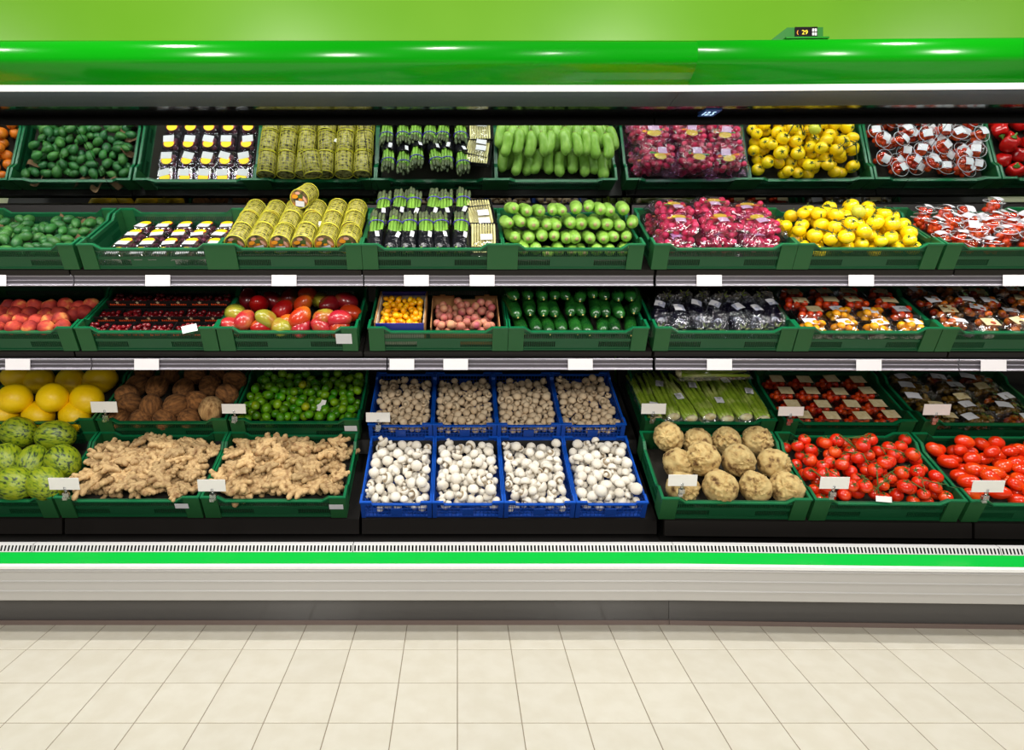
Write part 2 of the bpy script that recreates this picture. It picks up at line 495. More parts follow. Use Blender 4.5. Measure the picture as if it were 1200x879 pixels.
# small thermometer display under the right canopy
th = put('thermometer', None, RC @ T(1.045, 2.68, 2.0705), 'small blue lit digital thermometer under the canopy', 'thermometer')
g = G(); g.box(-.032, .032, -.05, .05, -.006, 0)
kid(('housing', g.mesh('thermometer_housing', mat('thermo_blue', (40, 66, 120), rough=.4, emit=.25)), I4), th)
kid(('readout', text_mesh('readout', '12.5', .03, mat('thermo_digits', (190, 225, 255), emit=1.5)), T(-.006, 0, -.0068) @ R(PI, 0, 0) @ SC(1, 2.6, 1)), th)

# controller box on top of the canopy
ctl = put('temperature_controller', None, RC @ T(1.218, 2.30, 2.224), 'green wedge shaped temperature controller box on top of the canopy', 'controller')
g = G()
pts = [(-.098, 0), (-.038, .046), (.088, .046), (.088, 0)]
a = g.add([(x, 0, z) for x, z in pts]); b = g.add([(x, .05, z) for x, z in pts])
for k in range(4):
    l = (k + 1) % 4; g.face((a + k, a + l, b + l, b + k))
g.face((a, a + 3, a + 2, a + 1)); g.face((b, b + 1, b + 2, b + 3))
kid(('housing', g.mesh('controller_housing', mat('controller_green', (4, 110, 8), rough=.4)), I4), ctl)
g = G(); g.box(-.052, .098, -.022, .02, -.001, .005)
kid(('front_lip', g.mesh('front_lip', mat('controller_lip', (10, 130, 16), rough=.3)), I4), ctl)
g = G(); g.box(-.012, .066, -.004, .002, .008, .046)
kid(('display', g.mesh('display', mat('display_black', (24, 16, 24), rough=.2)), I4), ctl)
g = G()
for i in (0, 1):
    for j in (0, 1): g.box(.047 + i * .009, .0535 + i * .009, -.006, -.003, .015 + j * .014, .025 + j * .014)
kid(('buttons', g.mesh('buttons', m_white), I4, {'label': 'four white push buttons'}), ctl)
for body, x, z, sz, c in (('29', .0215, .026, .022, (220, 190, 40)), ('(', -.004, .027, .018, (255, 150, 30))):
    kid(('digits', text_mesh('digits', body, sz, mat('display_digits', c, emit=1.0)), T(x, -.0048, z) @ R(PI / 2, 0, 0)), ctl)

# ================================================================== CRATES
CW, CD, CHH = 0.594, 0.396, 0.12
DIP = 0.022
def panel_mesh(Wd, Hd, name, sides=False):
    """a wall between two corner posts, in the x-z plane, slotted like the real crate"""
    g = G(); x = Wd / 2; t = .004; top = Hd - DIP
    g.box(-x, x, 0, t, 0, .014)
    g.box(-x, x, 0, t, .042, .056); g.box(-x, x, 0, t, .083, top)
    g.box(-x, x, -.004, 0, .083, .087)
    n = int(Wd / .0068)
    for k in range(n + 1):
        c = -x + Wd * k / n
        g.box(max(-x, c - .0012), min(x, c + .0012), 0, t, .056, .083)
        if abs(c) > Wd * .2: g.box(max(-x, c - .0012), min(x, c + .0012), 0, t, .014, .042)
    g.box(-Wd * .2, Wd * .2, 0, t, .014, .042)
    for s in (-1, 1):                        # sloping shoulders up to the posts
        a = g.add([(s * x, 0, top), (s * (x - .03), 0, top), (s * x, 0, Hd), (s * x, t, top), (s * (x - .03), t, top), (s * x, t, Hd)])
        g.face((a, a + 1, a + 2)); g.face((a + 3, a + 5, a + 4)); g.face((a + 1, a + 4, a + 5, a + 2))
    return g.mesh(name, m_green_panel)
PW = 0.066
me_front = panel_mesh(CW - 2 * PW, CHH, 'front_panel')
me_side = panel_mesh(CD - 2 * PW, CHH, 'side_panel')
g = G(); g.box(-CW / 2 + .004, CW / 2 - .004, -CD / 2 + .004, CD / 2 - .004, 0, .006)
for k in range(9): g.box(-CW / 2 + .01, CW / 2 - .01, -CD / 2 + .03 + k * .042, -CD / 2 + .036 + k * .042, .006, .009)
me_base = g.mesh('base', m_green_panel)
def post_mesh(sx, sy, Wd, Dp, Hd, pw, m, name):
    g = G(); x, y = sx * Wd / 2, sy * Dp / 2
    xs = sorted((x, x - sx * pw)); ys = sorted((y, y - sy * .007))
    g.box(xs[0], xs[1], ys[0], ys[1], 0, Hd - .006)
    xs = sorted((x, x - sx * .007)); ys = sorted((y - sy * .007, y - sy * pw))
    g.box(xs[0], xs[1], ys[0], ys[1], 0, Hd - .006)
    return g.mesh(name, m)
me_posts = [post_mesh(a, b, CW, CD, CHH, PW, m_post, 'corner_post') for a in (-1, 1) for b in (-1, 1)]
def rim_mesh(Wd, Dp, Hd, pw, dip, m, t=.011, name='rim', slope=.03, hh=.007):
    x, y = Wd / 2, Dp / 2
    def side(n):   # parameter along an edge of length n, with heights
        return [(-n, Hd), (-n + pw, Hd), (-n + pw + slope, Hd - dip), (n - pw - slope, Hd - dip), (n - pw, Hd)]
    path = [(a, -y, z) for a, z in side(x)] + [(x, a, z) for a, z in side(y)] + [(-a, y, z) for a, z in side(x)] + [(-x, -a, z) for a, z in side(y)]
    g = G(); n = len(path)
    cl = lambda v, k: max(-k, min(k, v))
    o = 0.003
    out = [((a + o * (1 if a > x - 1e-6 else -1 if a < -x + 1e-6 else 0)), (b + o * (1 if b > y - 1e-6 else -1 if b < -y + 1e-6 else 0)), c) for a, b, c in path]
    inn = [(cl(a, x - t + o), cl(b, y - t + o), c) for a, b, c in path]
    A = g.add(out); B = g.add(inn); C = g.add([(a, b, c - hh) for a, b, c in out]); D = g.add([(a, b, c - hh) for a, b, c in inn])
    for k in range(n):
        l = (k + 1) % n
        g.face((A + k, A + l, B + l, B + k)); g.face((C + k, C + l, A + l, A + k)); g.face((B + k, B + l, D + l, D + k)); g.face((D + k, D + l, C + l, C + k))
    return g.mesh(name, m)
me_rim = rim_mesh(CW, CD, CHH, PW, DIP, m_green)

def crate_matrix(row, xleft, Wd, right=False, dy=0.0, dz=0.0, Dp=CD):
    yb, zb = ROW[row]
    M = T(xleft + Wd / 2, yb + dy, zb + dz) @ R(TH, 0, 0) @ T(0, Dp / 2, 0.001)
    return RC @ M if right else M

def green_crate(row, xleft, label, right=False, dy=0, dz=0, liner=0.0):
    M = crate_matrix(row, xleft, CW, right, dy, dz)
    kids = [('base', me_base, I4), ('rim', me_rim, I4),
            ('front_panel', me_front, T(0, -CD / 2 + .009, 0)), ('back_panel', me_front, T(0, CD / 2 - .009, 0) @ R(0, 0, PI)),
            ('side_panel', me_side, T(-CW / 2 + .006, 0, 0) @ R(0, 0, -PI / 2)), ('side_panel', me_side, T(CW / 2 - .006, 0, 0) @ R(0, 0, PI / 2))]
    kids += [('corner_post', p, I4) for p in me_posts]
    if liner:
        g = G(); g.box(-CW / 2 + .02, CW / 2 - .02, -CD / 2 + .02, CD / 2 - .02, .009, liner)
        kids.append(('liner', g.mesh('liner', m_liner), I4))
    put('plastic_crate', None, M, label, 'crate', 'green produce crates', kids)
    return M

# blue mushroom crates
BW, BD, BH = 0.295, 0.396, 0.092
def blue_panel(Wd, name, tab=True):
    g = G(); x = Wd / 2; t = .002; top = BH - .012
    for z0, z1 in ((0, .008), (.027, .030), (.048, .051), (.070, top)): g.box(-x, x, 0, t, z0, z1)
    n = int(Wd / .0165)
    for k in range(n + 1):
        c = -x + Wd * k / n
        g.box(max(-x, c - .0012), min(x, c + .0012), 0, t, .008, .070)
    if tab: g.box(-.024, .024, -.003, t + .001, .014, .05)
    return g.mesh(name, m_blue_d)
me_bf = blue_panel(BW - .03, 'front_panel'); me_bs = blue_panel(BD - .03, 'side_panel')
me_brim = rim_mesh(BW, BD, BH, .045, .012, m_blue, t=.010, slope=.004)
me_bposts = [post_mesh(a, b, BW, BD, BH, .018, m_blue_d, 'corner_post') for a in (-1, 1) for b in (-1, 1)]
g = G(); g.box(-BW / 2 + .004, BW / 2 - .004, -BD / 2 + .004, BD / 2 - .004, 0, .005)
me_bbase = g.mesh('base', m_blue_d)
def blue_crate(row, xleft, label):
    M = crate_matrix(row, xleft, BW, Dp=BD)
    kids = [('base', me_bbase, I4), ('rim', me_brim, I4), ('front_panel', me_bf, T(0, -BD / 2 + .003, 0)), ('back_panel', me_bf, T(0, BD / 2 - .003, 0) @ R(0, 0, PI)),
            ('side_panel', me_bs, T(-BW / 2 + .003, 0, 0) @ R(0, 0, -PI / 2)), ('side_panel', me_bs, T(BW / 2 - .003, 0, 0) @ R(0, 0, PI / 2))]
    kids += [('corner_post', p, I4) for p in me_bposts]
    put('mushroom_crate', None, M, label, 'crate', 'blue mushroom crates', kids)
    return M

# ================================================================== PRODUCE
def nz(v, s, seed=0): return noise.noise(Vector((v.x * s + seed * 7.3, v.y * s - seed * 3.1, v.z * s + seed * 1.7)))

def fruit(name, r, m, lump=0.05, ls=1.6, seed=0, seg=14, ring=10, taper=0.0, extra=None):
    """one closed fruit body, long axis on z"""
    g = G()
    def fn(d):
        k = 1 + lump * nz(d, ls, seed)
        q = Vector((d.x * r[0], d.y * r[1], d.z * r[2])) * k
        f = 1 - taper * d.z
        q.x *= f; q.y *= f
        return q
    g.ball((0, 0, 0), 1, seg, ring, fn)
    if extra: extra(g)
    return g

def calyx_mesh(name, r, n=5, L=.016, m=None, z=0.0, stem=True):
    g = G()
    for k in range(n):
        a = 2 * PI * k / n + .2 * (k % 2); c, s = math.cos(a), math.sin(a); w = L * .2
        b = g.add([(-s * w, c * w, z + .0015), (s * w, -c * w, z + .0015), (c * L - s * w * .2, s * L + c * w * .2, z + .001 - L * .12), (c * L + s * w * .2, s * L - c * w * .2, z + .001 - L * .12),
                   (c * L * .5, s * L * .5, z + .004)])
        g.face((b, b + 4, b + 2)); g.face((b + 1, b + 3, b + 4)); g.face((b + 2, b + 4, b + 3)); g.face((b, b + 1, b + 4))
    if stem: g.tube([(0, 0, z), (0.001, 0, z + .006), (.004, .001, z + .012)], .0018, 5)
    return g.mesh(name, m or m_stem)

def rot_any(rng): return R(rng.uniform(0, 2 * PI), rng.uniform(0, 2 * PI), rng.uniform(0, 2 * PI))
def rot_lie(rng, tilt=.35):
    """long z axis laid flat, any heading"""
    return R(0, 0, rng.uniform(0, 2 * PI)) @ R(PI / 2 + rng.uniform(-tilt, tilt), 0, 0)

def pile(M, items, name, meshes, label, cat, group, rng, rot, Wd=CW, Dp=CD, base_r=None, kids=None):
    for (x, y, z, r) in items:
        me = rng.choice(meshes); k = r / base_r if base_r else 1
        put(name, me, M @ T(x, y, z) @ rot(rng) @ SC(k), label.replace('@', cell(x, y, Wd, Dp)), cat, group, kids(rng) if kids else ())

def at_pixels(M, spots, w, name, meshes, cat, group, labels, rng, rot, scale=None, clear=.05):
    for i, (px, py, *rest) in enumerate(spots):
        p = on_z(M, px, py, w + (rest[0] if rest else 0))
        p.y = max(p.y, -CD / 2 + clear); p.x = max(-CW / 2 + clear * .8, min(CW / 2 - clear * .8, p.x))
        me = meshes[rest[1]] if len(rest) > 1 else rng.choice(meshes)
        put(name, me, M @ Matrix.Translation(p) @ rot(rng, i) @ SC(scale(i, rng) if scale else 1), labels[i], cat, group)

def rank_labels(spots, fmt, dy=9):
    """'second from the left in the front row': rows from the front, found from the photo"""
    idx = sorted(range(len(spots)), key=lambda i: -spots[i][1]); rows = []
    for i in idx:
        if rows and rows[-1][0] - spots[i][1] < dy: rows[-1][1].append(i)
        else: rows.append([spots[i][1], [i]])
    out = [''] * len(spots)
    rn = ['front row', 'second row', 'third row', 'fourth row', 'fifth row', 'sixth row', 'seventh row']
    for k, (_, r) in enumerate(rows):
        for j, i in enumerate(sorted(r, key=lambda q: spots[q][0])):
            out[i] = fmt.replace('@', ORD[j] + ' from the left in the ' + rn[k])
    return out

# ---------------------------------------------------------------- row 5: bottom front
rng = random.Random(51)
# green melons
M = green_crate(5, -2.268, 'green crate of striped green melons at the bottom left', liner=.03)
m_gmel = mat('green_melon', (26, 44, 12), (132, 146, 18), scale=62, lo=.36, hi=.56, rough=.4, bump=.5, bscale=60, stretch=(1.5, 1.5, .4), rand=.14, c3=(104, 128, 18))
gm = [fruit('melon', (.074, .074, .096), m_gmel, .04, 1.3, s, 20, 14).mesh('green_melon', m_gmel) for s in range(2)]
sp = [(22, 507), (65, 511), (8, 540), (38, 543), (77, 541), (13, 573), (48, 574)]
hd = [1.2, 1.5, .8, .35, .9, 1.2, 1.0]
lab = ['back green melon, larger yellow flank, against the frame edge', 'back green melon with dark stripes lying across the pile top', 'green melon cut by the frame edge in the middle row',
       'green melon standing upright in the centre of the pile', 'green melon tucked against the ginger crate wall', 'front green melon cut by the frame edge', 'front green melon behind the white price card']
at_pixels(M, [(x, y, (.03 if y < 530 else 0)) for x, y in sp], .125, 'green_melon', gm, 'melon', 'striped green melons', lab, rng, lambda r, i: R(0, 0, hd[i]) @ R(PI / 2, 0, 0), lambda i, r: .95, .07)

# ginger
m_ging = mat('ginger_skin', (204, 172, 122), (140, 102, 62), scale=34, lo=.42, hi=.72, rough=.7, bump=.8, bscale=90, rand=.26)
def ginger_mesh(seed):
    r = random.Random(seed); g = G()
    def lobe(p, a, L, rad, depth):
        pts = [Vector(p)]; rr = [rad * .55]
        n = max(3, int(L / .011)); bend = r.uniform(-.35, .35)
        q = Vector(p); kids = []
        for k in range(n):
            a += bend / n + r.uniform(-.14, .14)
            q = q + Vector((math.cos(a), math.sin(a), r.uniform(-.12, .12))) * (L / n)
            pts.append(q.copy()); rr.append(rad * (1.12 if k % 2 else .92) * r.uniform(.9, 1.1))
            if depth < 1 + (k == n // 2) and k < n - (depth == 0) and (depth == 0 or k == 1): kids.append((q.copy(), a))
        tip = q + Vector((math.cos(a), math.sin(a), 0)) * rad * .55
        pts.append(tip); rr.append(rad * .35)
        g.tube(pts, rr, 7)
        for i, (c, aa) in enumerate(kids):
            s = 1 if (i + depth) % 2 else -1
            lobe(c, aa + s * r.uniform(.45, .95), L * r.uniform(.36, .6), rad * r.uniform(.78, .95), depth + 1)
    lobe((-.05, 0, 0), r.uniform(-.2, .2), .10, .0150, 0)
    return g.mesh('ginger_root', m_ging)
gins = [ginger_mesh(s) for s in range(8)]
def ginger(M, which):
    items = deposit(116, .021, .027, CW - .05, CD - .05, .052, rng, tries=30, heap=.08, tight=.93)
    for (x, y, z, r) in items:
        hdg = rng.gauss(.6, .7) + (PI if rng.random() < .5 else 0); k = rng.uniform(.72, 1.0)
        if y < -CD / 2 + .080 or y > CD / 2 - .06:
            if z < .092: continue
            hdg = rng.uniform(-.3, .3) + (PI if rng.random() < .5 else 0); k *= .85
        if abs(x) > CW / 2 - .066:
            if z < .075: continue
            hdg = PI / 2 + rng.uniform(-.3, .3); k *= .85
        put('ginger_root', rng.choice(gins), M @ T(x, y, z) @ R(rng.uniform(-.5, .5), rng.uniform(-.45, .45), hdg) @ SC(k),
            'tan ginger root %s of %s' % (cell(x, y, CW, CD), which), 'ginger', 'ginger roots')
M = green_crate(5, -1.662, 'green crate of ginger beside the green melons', liner=.05); MG1 = M
ginger(M, 'the crate beside the melons')
M = green_crate(5, -1.058, 'green crate of ginger beside the white mushrooms', liner=.05); MG2 = M
ginger(M, 'the crate beside the mushrooms')

# mushrooms
m_mw = mat('white_mushroom', (236, 230, 218), (214, 204, 186), scale=22, lo=.45, hi=.75, rough=.75, rand=.05)
m_mwg = mat('mushroom_gill', (196, 180, 154), (150, 128, 100), scale=60, rough=.85)
m_mb = mat('beige_mushroom', (226, 204, 172), (200, 172, 136), scale=22, lo=.4, hi=.75, rough=.75, rand=.09)
def mushroom_mesh(seed, m, r=.02):
    rr = random.Random(seed); g = G(); sq = rr.uniform(.72, .9)
    prof = [(0.0005, r * sq), (r * .35, r * sq * .95), (r * .68, r * sq * .74), (r * .92, r * sq * .36), (r, 0), (r * .95, -r * .25), (r * .78, -r * .36)]
    b = len(g.f)
    g.lathe(prof, 12, 0, True, cap=False)
    g.lathe([(r * .78, -r * .36), (r * .42, -r * .26)], 12, 1, False, cap=False)
    sl = rr.uniform(.75, 1.1)
    g.lathe([(r * .42, -r * .22), (r * .36, -r * .6), (r * .40, -r * sl), (r * .3, -r * sl * 1.06)], 9, 0, True)
    return g.mesh('mushroom', m, m_mwg)
mw = [mushroom_mesh(s, m_mw) for s in range(4)]; mbe = [mushroom_mesh(s + 9, m_mb) for s in range(4)]
def mush_rot(rng):
    t = abs(rng.gauss(0, .75)) if rng.random() < .8 else rng.uniform(1.6, 3.0)
    return R(0, 0, rng.uniform(0, 2 * PI)) @ R(t, 0, 0) @ R(0, 0, rng.uniform(0, 6))
names4 = ['leftmost', 'second from left', 'third from left', 'rightmost']
for row, meshes, tone, r0, r1, nm in ((5, mw, 'white', .0155, .0265, 'white_mushroom'), (4, mbe, 'beige', .0135, .022, 'beige_mushroom')):
    bed = G()
    names4 = ['first', 'second', 'third', 'fourth']
    front = 'front' if row == 5 else 'back'
    for c in range(4):
        M = blue_crate(row, -.402 + c * .2985 if row == 5 else -.412 + c * .2985, 'blue crate of %s mushrooms, %s from the left in the %s row' % (tone, names4[c], front))
        items = deposit(124 if row == 5 else 138, r0, r1, BW - .016, BD - .016, .008, rng, tries=22, heap=.05 if row == 5 else .02, tight=.9)
        items.sort(key=lambda t: -t[2])
        for (x, y, z, r) in items[:75]:
            put(nm, rng.choice(meshes), M @ T(x, y, z) @ mush_rot(rng) @ SC(r / .02),
                '%s mushroom %s of the %s %s blue crate' % (tone, cell(x, y, BW, BD), names4[c], front), 'mushroom', '%s mushrooms in the blue crates' % tone)
        for (x, y, z, r) in items[75:]:
            A = M @ T(x, y, z)
            bed.ball((0, 0, 0), r * .93, 8, 6, M=A)
    put('mushroom_bed', bed.mesh('mushroom_bed', m_mw if row == 5 else m_mb), I4, 'lower layers of %s mushrooms filling the %s blue crates' % (tone, front), 'mushrooms', None, kind='stuff')

# celeriac
m_cel = mat('celeriac_skin', (196, 172, 116), (92, 62, 30), scale=30, lo=.43, hi=.68, rough=.85, bump=1.0, bscale=50, rand=.1, c3=(184, 154, 98), detail=8)
def celeriac_mesh(seed, rough_=.1):
    g = G(); r = random.Random(seed)
    def fn(d):
        k = 1 + .12 * nz(d, 1.5, seed) + .07 * nz(d, 4.5, seed) + .045 * nz(d, 10, seed)
        if d.z > .35: k += rough_ * nz(d, 8, seed + 3) * min(1, (d.z - .35) * 3)
        if seed % 2 and d.y < -.1: k += .09 * nz(d, 5, seed + 4)
        return k
    g.ball((0, 0, 0), .068, 40, 30, fn)
    for k in range(14):
        d = Vector((r.uniform(-1, 1), r.uniform(-1, 1), r.uniform(-1, .3))).normalized()
        g.ball(d * .064, (.006, .006, .004), 6, 4)
    return g.mesh('celeriac', m_cel)
cels = [celeriac_mesh(s, .25) for s in range(5)]
M = green_crate(5, .825, 'green crate of celeriac roots beside the white mushrooms', True, -.06, .016, liner=.03); MCEL = M
sp = [(784, 512, .03, 0), (817, 518, -.01, 2), (851, 517, -.01, 1), (887, 517, -.01, 4), (795, 543, 0, 2), (824, 538, .035, 3), (865, 539, .03, 0), (906, 543, .025, 2), (800, 572, 0, 4), (844, 571, 0, 1), (886, 573, 0, 2), (926, 573, 0, 0)]
lab = rank_labels(sp, 'large knobbly celeriac root, @ of its crate', 14)
at_pixels(M, sp, .102, 'celeriac_root', cels, 'celeriac', 'celeriac roots', lab, rng, lambda r, i: R(r.uniform(.6, 1.3), 0, r.uniform(-.9, .9)) @ R(0, 0, r.uniform(0, 6)), lambda i, r: r.uniform(.92, 1.02), .078)

# vine tomatoes
m_tom = mat('red_tomato', (214, 38, 10), (236, 92, 22), scale=16, lo=.5, hi=.8, rough=.16, rand=.08, coat=.3)
def tomato(m, r, seed, sq=.88): 
    g = G()
    def fn(d):
        k = 1 + .035 * nz(d, 1.3, seed)
        a = math.atan2(d.y, d.x); k += .012 * math.cos(5 * a + seed) * max(0, 1 - abs(d.z))
        q = Vector((d.x * r, d.y * r, d.z * r * sq)) * k
        if d.z > .8: q.z -= (d.z - .8) * r * .5
        return q
    g.ball((0, 0, 0), 1, 16, 12, fn)
    return g.mesh('tomato', m)
toms = [tomato(m_tom, .027, s) for s in range(3)]
cal = calyx_mesh('calyx', .027, 5, .015, z=.0205)
def tom_rot(rng): return R(0, 0, rng.uniform(0, 6.28)) @ R(rng.gauss(0, .75), 0, 0) @ R(0, 0, rng.uniform(0, 6))
def vines(M, items, n, rng, label, group, R0, up=1.05, mm=None):
    top = [t for t in items if t[2] > sorted(i[2] for i in items)[int(len(items) * .45)]]
    for k in range(n):
        a = rng.choice(top)
        near = sorted(top, key=lambda t: (t[0] - a[0]) ** 2 + (t[1] - a[1]) ** 2)[:4]
        near.sort(key=lambda t: t[0])
        pts = []
        for i, t in enumerate(near):
            pts.append(Vector((t[0] + rng.uniform(-.008, .008), t[1] + rng.uniform(-.01, .01), t[2] + t[3] * up)))
        pts.append(pts[-1] + Vector((rng.uniform(.015, .03), rng.uniform(-.02, .02), .006)))
        g = G(); g.tube(pts, [.003, .0026, .0024, .0022, .0012], 6)
        for p in pts[1:4]:
            g.tube([p, p + Vector((rng.uniform(-.012, .012), -.01, .004)), p + Vector((rng.uniform(-.02, .02), -.018, -.004))], [.002, .0016, .001], 5)
        put('tomato_vine', g.mesh('tomato_vine', mm or m_stem), M, label.replace('@', cell(a[0], a[1], CW, CD)), 'vine', group)
M = green_crate(5, 1.434, 'green crate of red vine tomatoes between celeriac and plum tomatoes', True, -.06, .016, liner=.045); MTOM = M
items = deposit(108, .0235, .030, CW - .024, CD - .024, .045, rng, heap=.10, tight=.95)
pile(M, items, 'vine_tomato', toms, 'round red vine tomato @ of the vine tomato crate', 'tomato', 'red vine tomatoes', rng, tom_rot, base_r=.027, kids=lambda r: [('calyx', cal, I4)])
vines(M, items, 9, rng, 'green vine on the red tomatoes @ of their crate', 'green tomato vines', .027)
# plum tomatoes
m_plum = mat('plum_tomato', (222, 48, 8), (240, 104, 18), scale=14, lo=.5, hi=.85, rough=.16, rand=.08, coat=.3)
plums = [fruit('plum', (.0265, .0265, .037), m_plum, .04, 1.2, s, 16, 12, .06).mesh('plum_tomato', m_plum) for s in range(3)]
M = green_crate(5, 2.045, 'green crate of plum tomatoes at the bottom right', True, -.06, .016, liner=.045); MPLUM = M
items = deposit(64, .027, .033, CW - .024, CD - .024, .045, rng, heap=.08, tight=.93)
pile(M, items, 'plum_tomato', plums, 'oval red plum tomato @ of the plum tomato crate', 'tomato', 'plum tomatoes', rng, lambda r: R(0, 0, r.gauss(1.2, .5)) @ R(PI / 2 + r.uniform(-.5, .5), 0, 0), base_r=.03)

# ---------------------------------------------------------------- row 4: bottom back
rng = random.Random(44)
m_ymel = mat('yellow_melon', (250, 208, 0), (240, 186, 2), scale=9, lo=.5, hi=.8, rough=.42, bump=.35, bscale=50, rand=.06)
ym = [fruit('melon', (.074, .074, .088), m_ymel, .04, 1.2, s, 20, 14).mesh('yellow_melon', m_ymel) for s in range(2)]
M = green_crate(4, -2.272, 'green crate of yellow melons under the lower shelf', liner=.03)
sp = [(10, 441, .02), (46, 446, 0), (84, 448, 0), (117, 445, .02), (17, 467, .065), (62, 466, .065), (102, 468, .03), (-4, 494, -.025), (40, 493, -.025), (84, 493, -.025)]
at_pixels(M, sp, .1, 'yellow_melon', ym, 'melon', 'yellow melons', rank_labels(sp, 'smooth yellow melon, @ of its crate', 14), rng, lambda r, i: R(0, 0, r.uniform(.7, 2.3)) @ R(PI / 2 + r.uniform(-.3, .3), 0, 0), lambda i, r: r.uniform(.92, .98), .077)
m_coc = mat('coconut_husk', (152, 100, 52), (80, 48, 20), scale=34, lo=.35, hi=.7, rough=.9, bump=1.0, bscale=70, stretch=(2.2, 2.2, .5), rand=.12)
m_coc2 = mat('pale_coconut_husk', (200, 160, 108), (120, 84, 46), scale=34, lo=.35, hi=.7, rough=.9, bump=1.0, bscale=70, stretch=(2.2, 2.2, .5))
def tuft(g):
    for k in range(9):
        a = k * .7; g.tube([(.008 * math.cos(a), .008 * math.sin(a), .055), (.012 * math.cos(a), .010 * math.sin(a), .066)], [.002, .0005], 4)
coc = [fruit('coconut', (.053, .053, .059), m_coc, .07, 1.5, s, 18, 12, 0, tuft).mesh('coconut', m_coc) for s in range(3)]
coc.append(fruit('coconut', (.056, .056, .062), m_coc2, .07, 1.5, 5, 18, 12, 0, tuft).mesh('coconut', m_coc2))
M = green_crate(4, -1.66, 'green crate of brown coconuts under the lower shelf', liner=.03); MCOC = M
sp = [(124, 463, .02, 0), (138, 493, -.018, 0), (156, 452, 0, 1), (170, 434, .02, 0), (184, 453, .015, 2), (152, 473, .02, 1), (177, 476, .025, 0), (206, 475, .025, 2), (215, 456, 0, 1),
      (229, 439, .02, 0), (200, 438, 0, 2), (246, 452, 0, 1), (231, 472, .01, 0), (247, 481, .045, 3), (266, 462, .03, 2), (279, 446, .03, 1), (257, 436, 0, 0), (164, 494, -.018, 2), (192, 494, -.018, 1), (221, 494, -.018, 0)]
lab = rank_labels(sp, 'brown hairy coconut, @ of its crate', 10); lab[13] = 'paler large coconut with a tuft at the crate front corner beside the limes'
at_pixels(M, sp, .082, 'coconut', coc, 'coconut', 'coconuts', lab, rng, lambda r, i: rot_any(r), lambda i, r: r.uniform(.95, 1.03), .062)
# limes
m_lime = mat('lime_skin', (56, 128, 12), (140, 184, 24), scale=12, lo=.4, hi=.85, rough=.3, bump=.25, bscale=160, rand=.25, hue=.018)
lim = [fruit('lime', (.0205, .0205, .0235), m_lime, .03, 1.4, s, 14, 10, 0, lambda g: g.ball((0, 0, .0235), (.004, .004, .003), 6, 4)).mesh('lime', m_lime) for s in range(3)]
m_lime_y = mat('yellowing_lime', (176, 176, 20), (110, 150, 20), scale=14, rough=.3, bump=.25, bscale=160)
lim_y = fruit('lime', (.0205, .0205, .0235), m_lime_y, .03, 1.4, 4, 14, 10).mesh('yellowing_lime', m_lime_y)
M = green_crate(4, -1.05, 'green crate of limes under the lower shelf', liner=.035); MLIM = M
items = deposit(190, .0195, .0225, CW - .024, CD - .024, .035, rng, heap=.02, tight=.95)
items.sort(key=lambda t: -t[2])
pile(M, items[3:165], 'lime', lim, 'round green lime @ of the lime crate', 'lime', 'limes', rng, rot_any, base_r=.0215)
for k, t in enumerate(items[:3]):
    put('lime', lim_y, M @ T(*t[:3]) @ rot_any(rng) @ SC(t[3] / .0215), 'yellowing lime %s of the lime crate' % cell(t[0], t[1], CW, CD), 'lime', 'limes')
# celery bags
m_cely = mat('celery_green', (172, 200, 66), (222, 230, 140), scale=9, lo=.35, hi=.7, rough=.4, rand=.1, c3=(156, 190, 50))
m_celw = mat('celery_base', (226, 226, 190), (190, 170, 120), scale=30, rough=.5)
def celery_mesh(seed):
    r = random.Random(seed); g = G()
    for k in range(6):
        x = (k - 2.5) * .011; z = (.012 if k % 2 else 0) + r.uniform(0, .004)
        pts = [(x * .75, 0, z * .8), (x, .06, z), (x * 1.1, .16, z), (x * 1.2 + r.uniform(-.01, .01), .25, z), (x * 1.3 + r.uniform(-.012, .012), .33, z)]
        g.tube(pts, [.011, .0115, .010, .008, .006], 7)
    return g.mesh('stalks', m_cely)
g = G(); g.ball((0, -.004, .006), (.031, .016, .018), 12, 8, lambda d: 1 + .1 * nz(d, 4)); me_cb = g.mesh('base_end', m_celw)
def bag_mesh(sx, sy, h, seed, nx=14, ny=18, wr=.006, name='film', m=None, ends=True):
    g = G(); idx = {}
    for side in (1, -1):
        for i in range(nx + 1):
            for j in range(ny + 1):
                u = i / nx * 2 - 1; v = j / ny * 2 - 1
                e = max(0, (1 - abs(u) ** 2.6)) ** .6 * max(0, (1 - abs(v) ** 5)) ** .6
                z = (h if side > 0 else h * .12) * e * side
                q = Vector((u * sx / 2, v * sy / 2, z))
                z += wr * noise.noise(Vector((q.x * 42 + seed, q.y * 42, side * 3.0))) * (1 if side > 0 else .3)
                sh = wr * .8
                idx[side, i, j] = g.add([(q.x + sh * noise.noise(Vector((q.y * 30, seed, q.x * 9))), q.y + sh * noise.noise(Vector((q.x * 30, seed + 5, 0))), z + h * .12)])
        for i in range(nx):
            for j in range(ny):
                f = [idx[side, i, j], idx[side, i + 1, j], idx[side, i + 1, j + 1], idx[side, i, j + 1]]
                g.face(f if side > 0 else f[::-1], 0, False)
    return g.mesh(name, m or m_film)
celb = [celery_mesh(s) for s in range(3)]; celf = [bag_mesh(.10, .38, .042, s, 8, 20) for s in range(3)]
g = G(); g.box(-.018, .018, -.021, .021, 0, .0006); me_sq = g.mesh('sticker', m_paper)
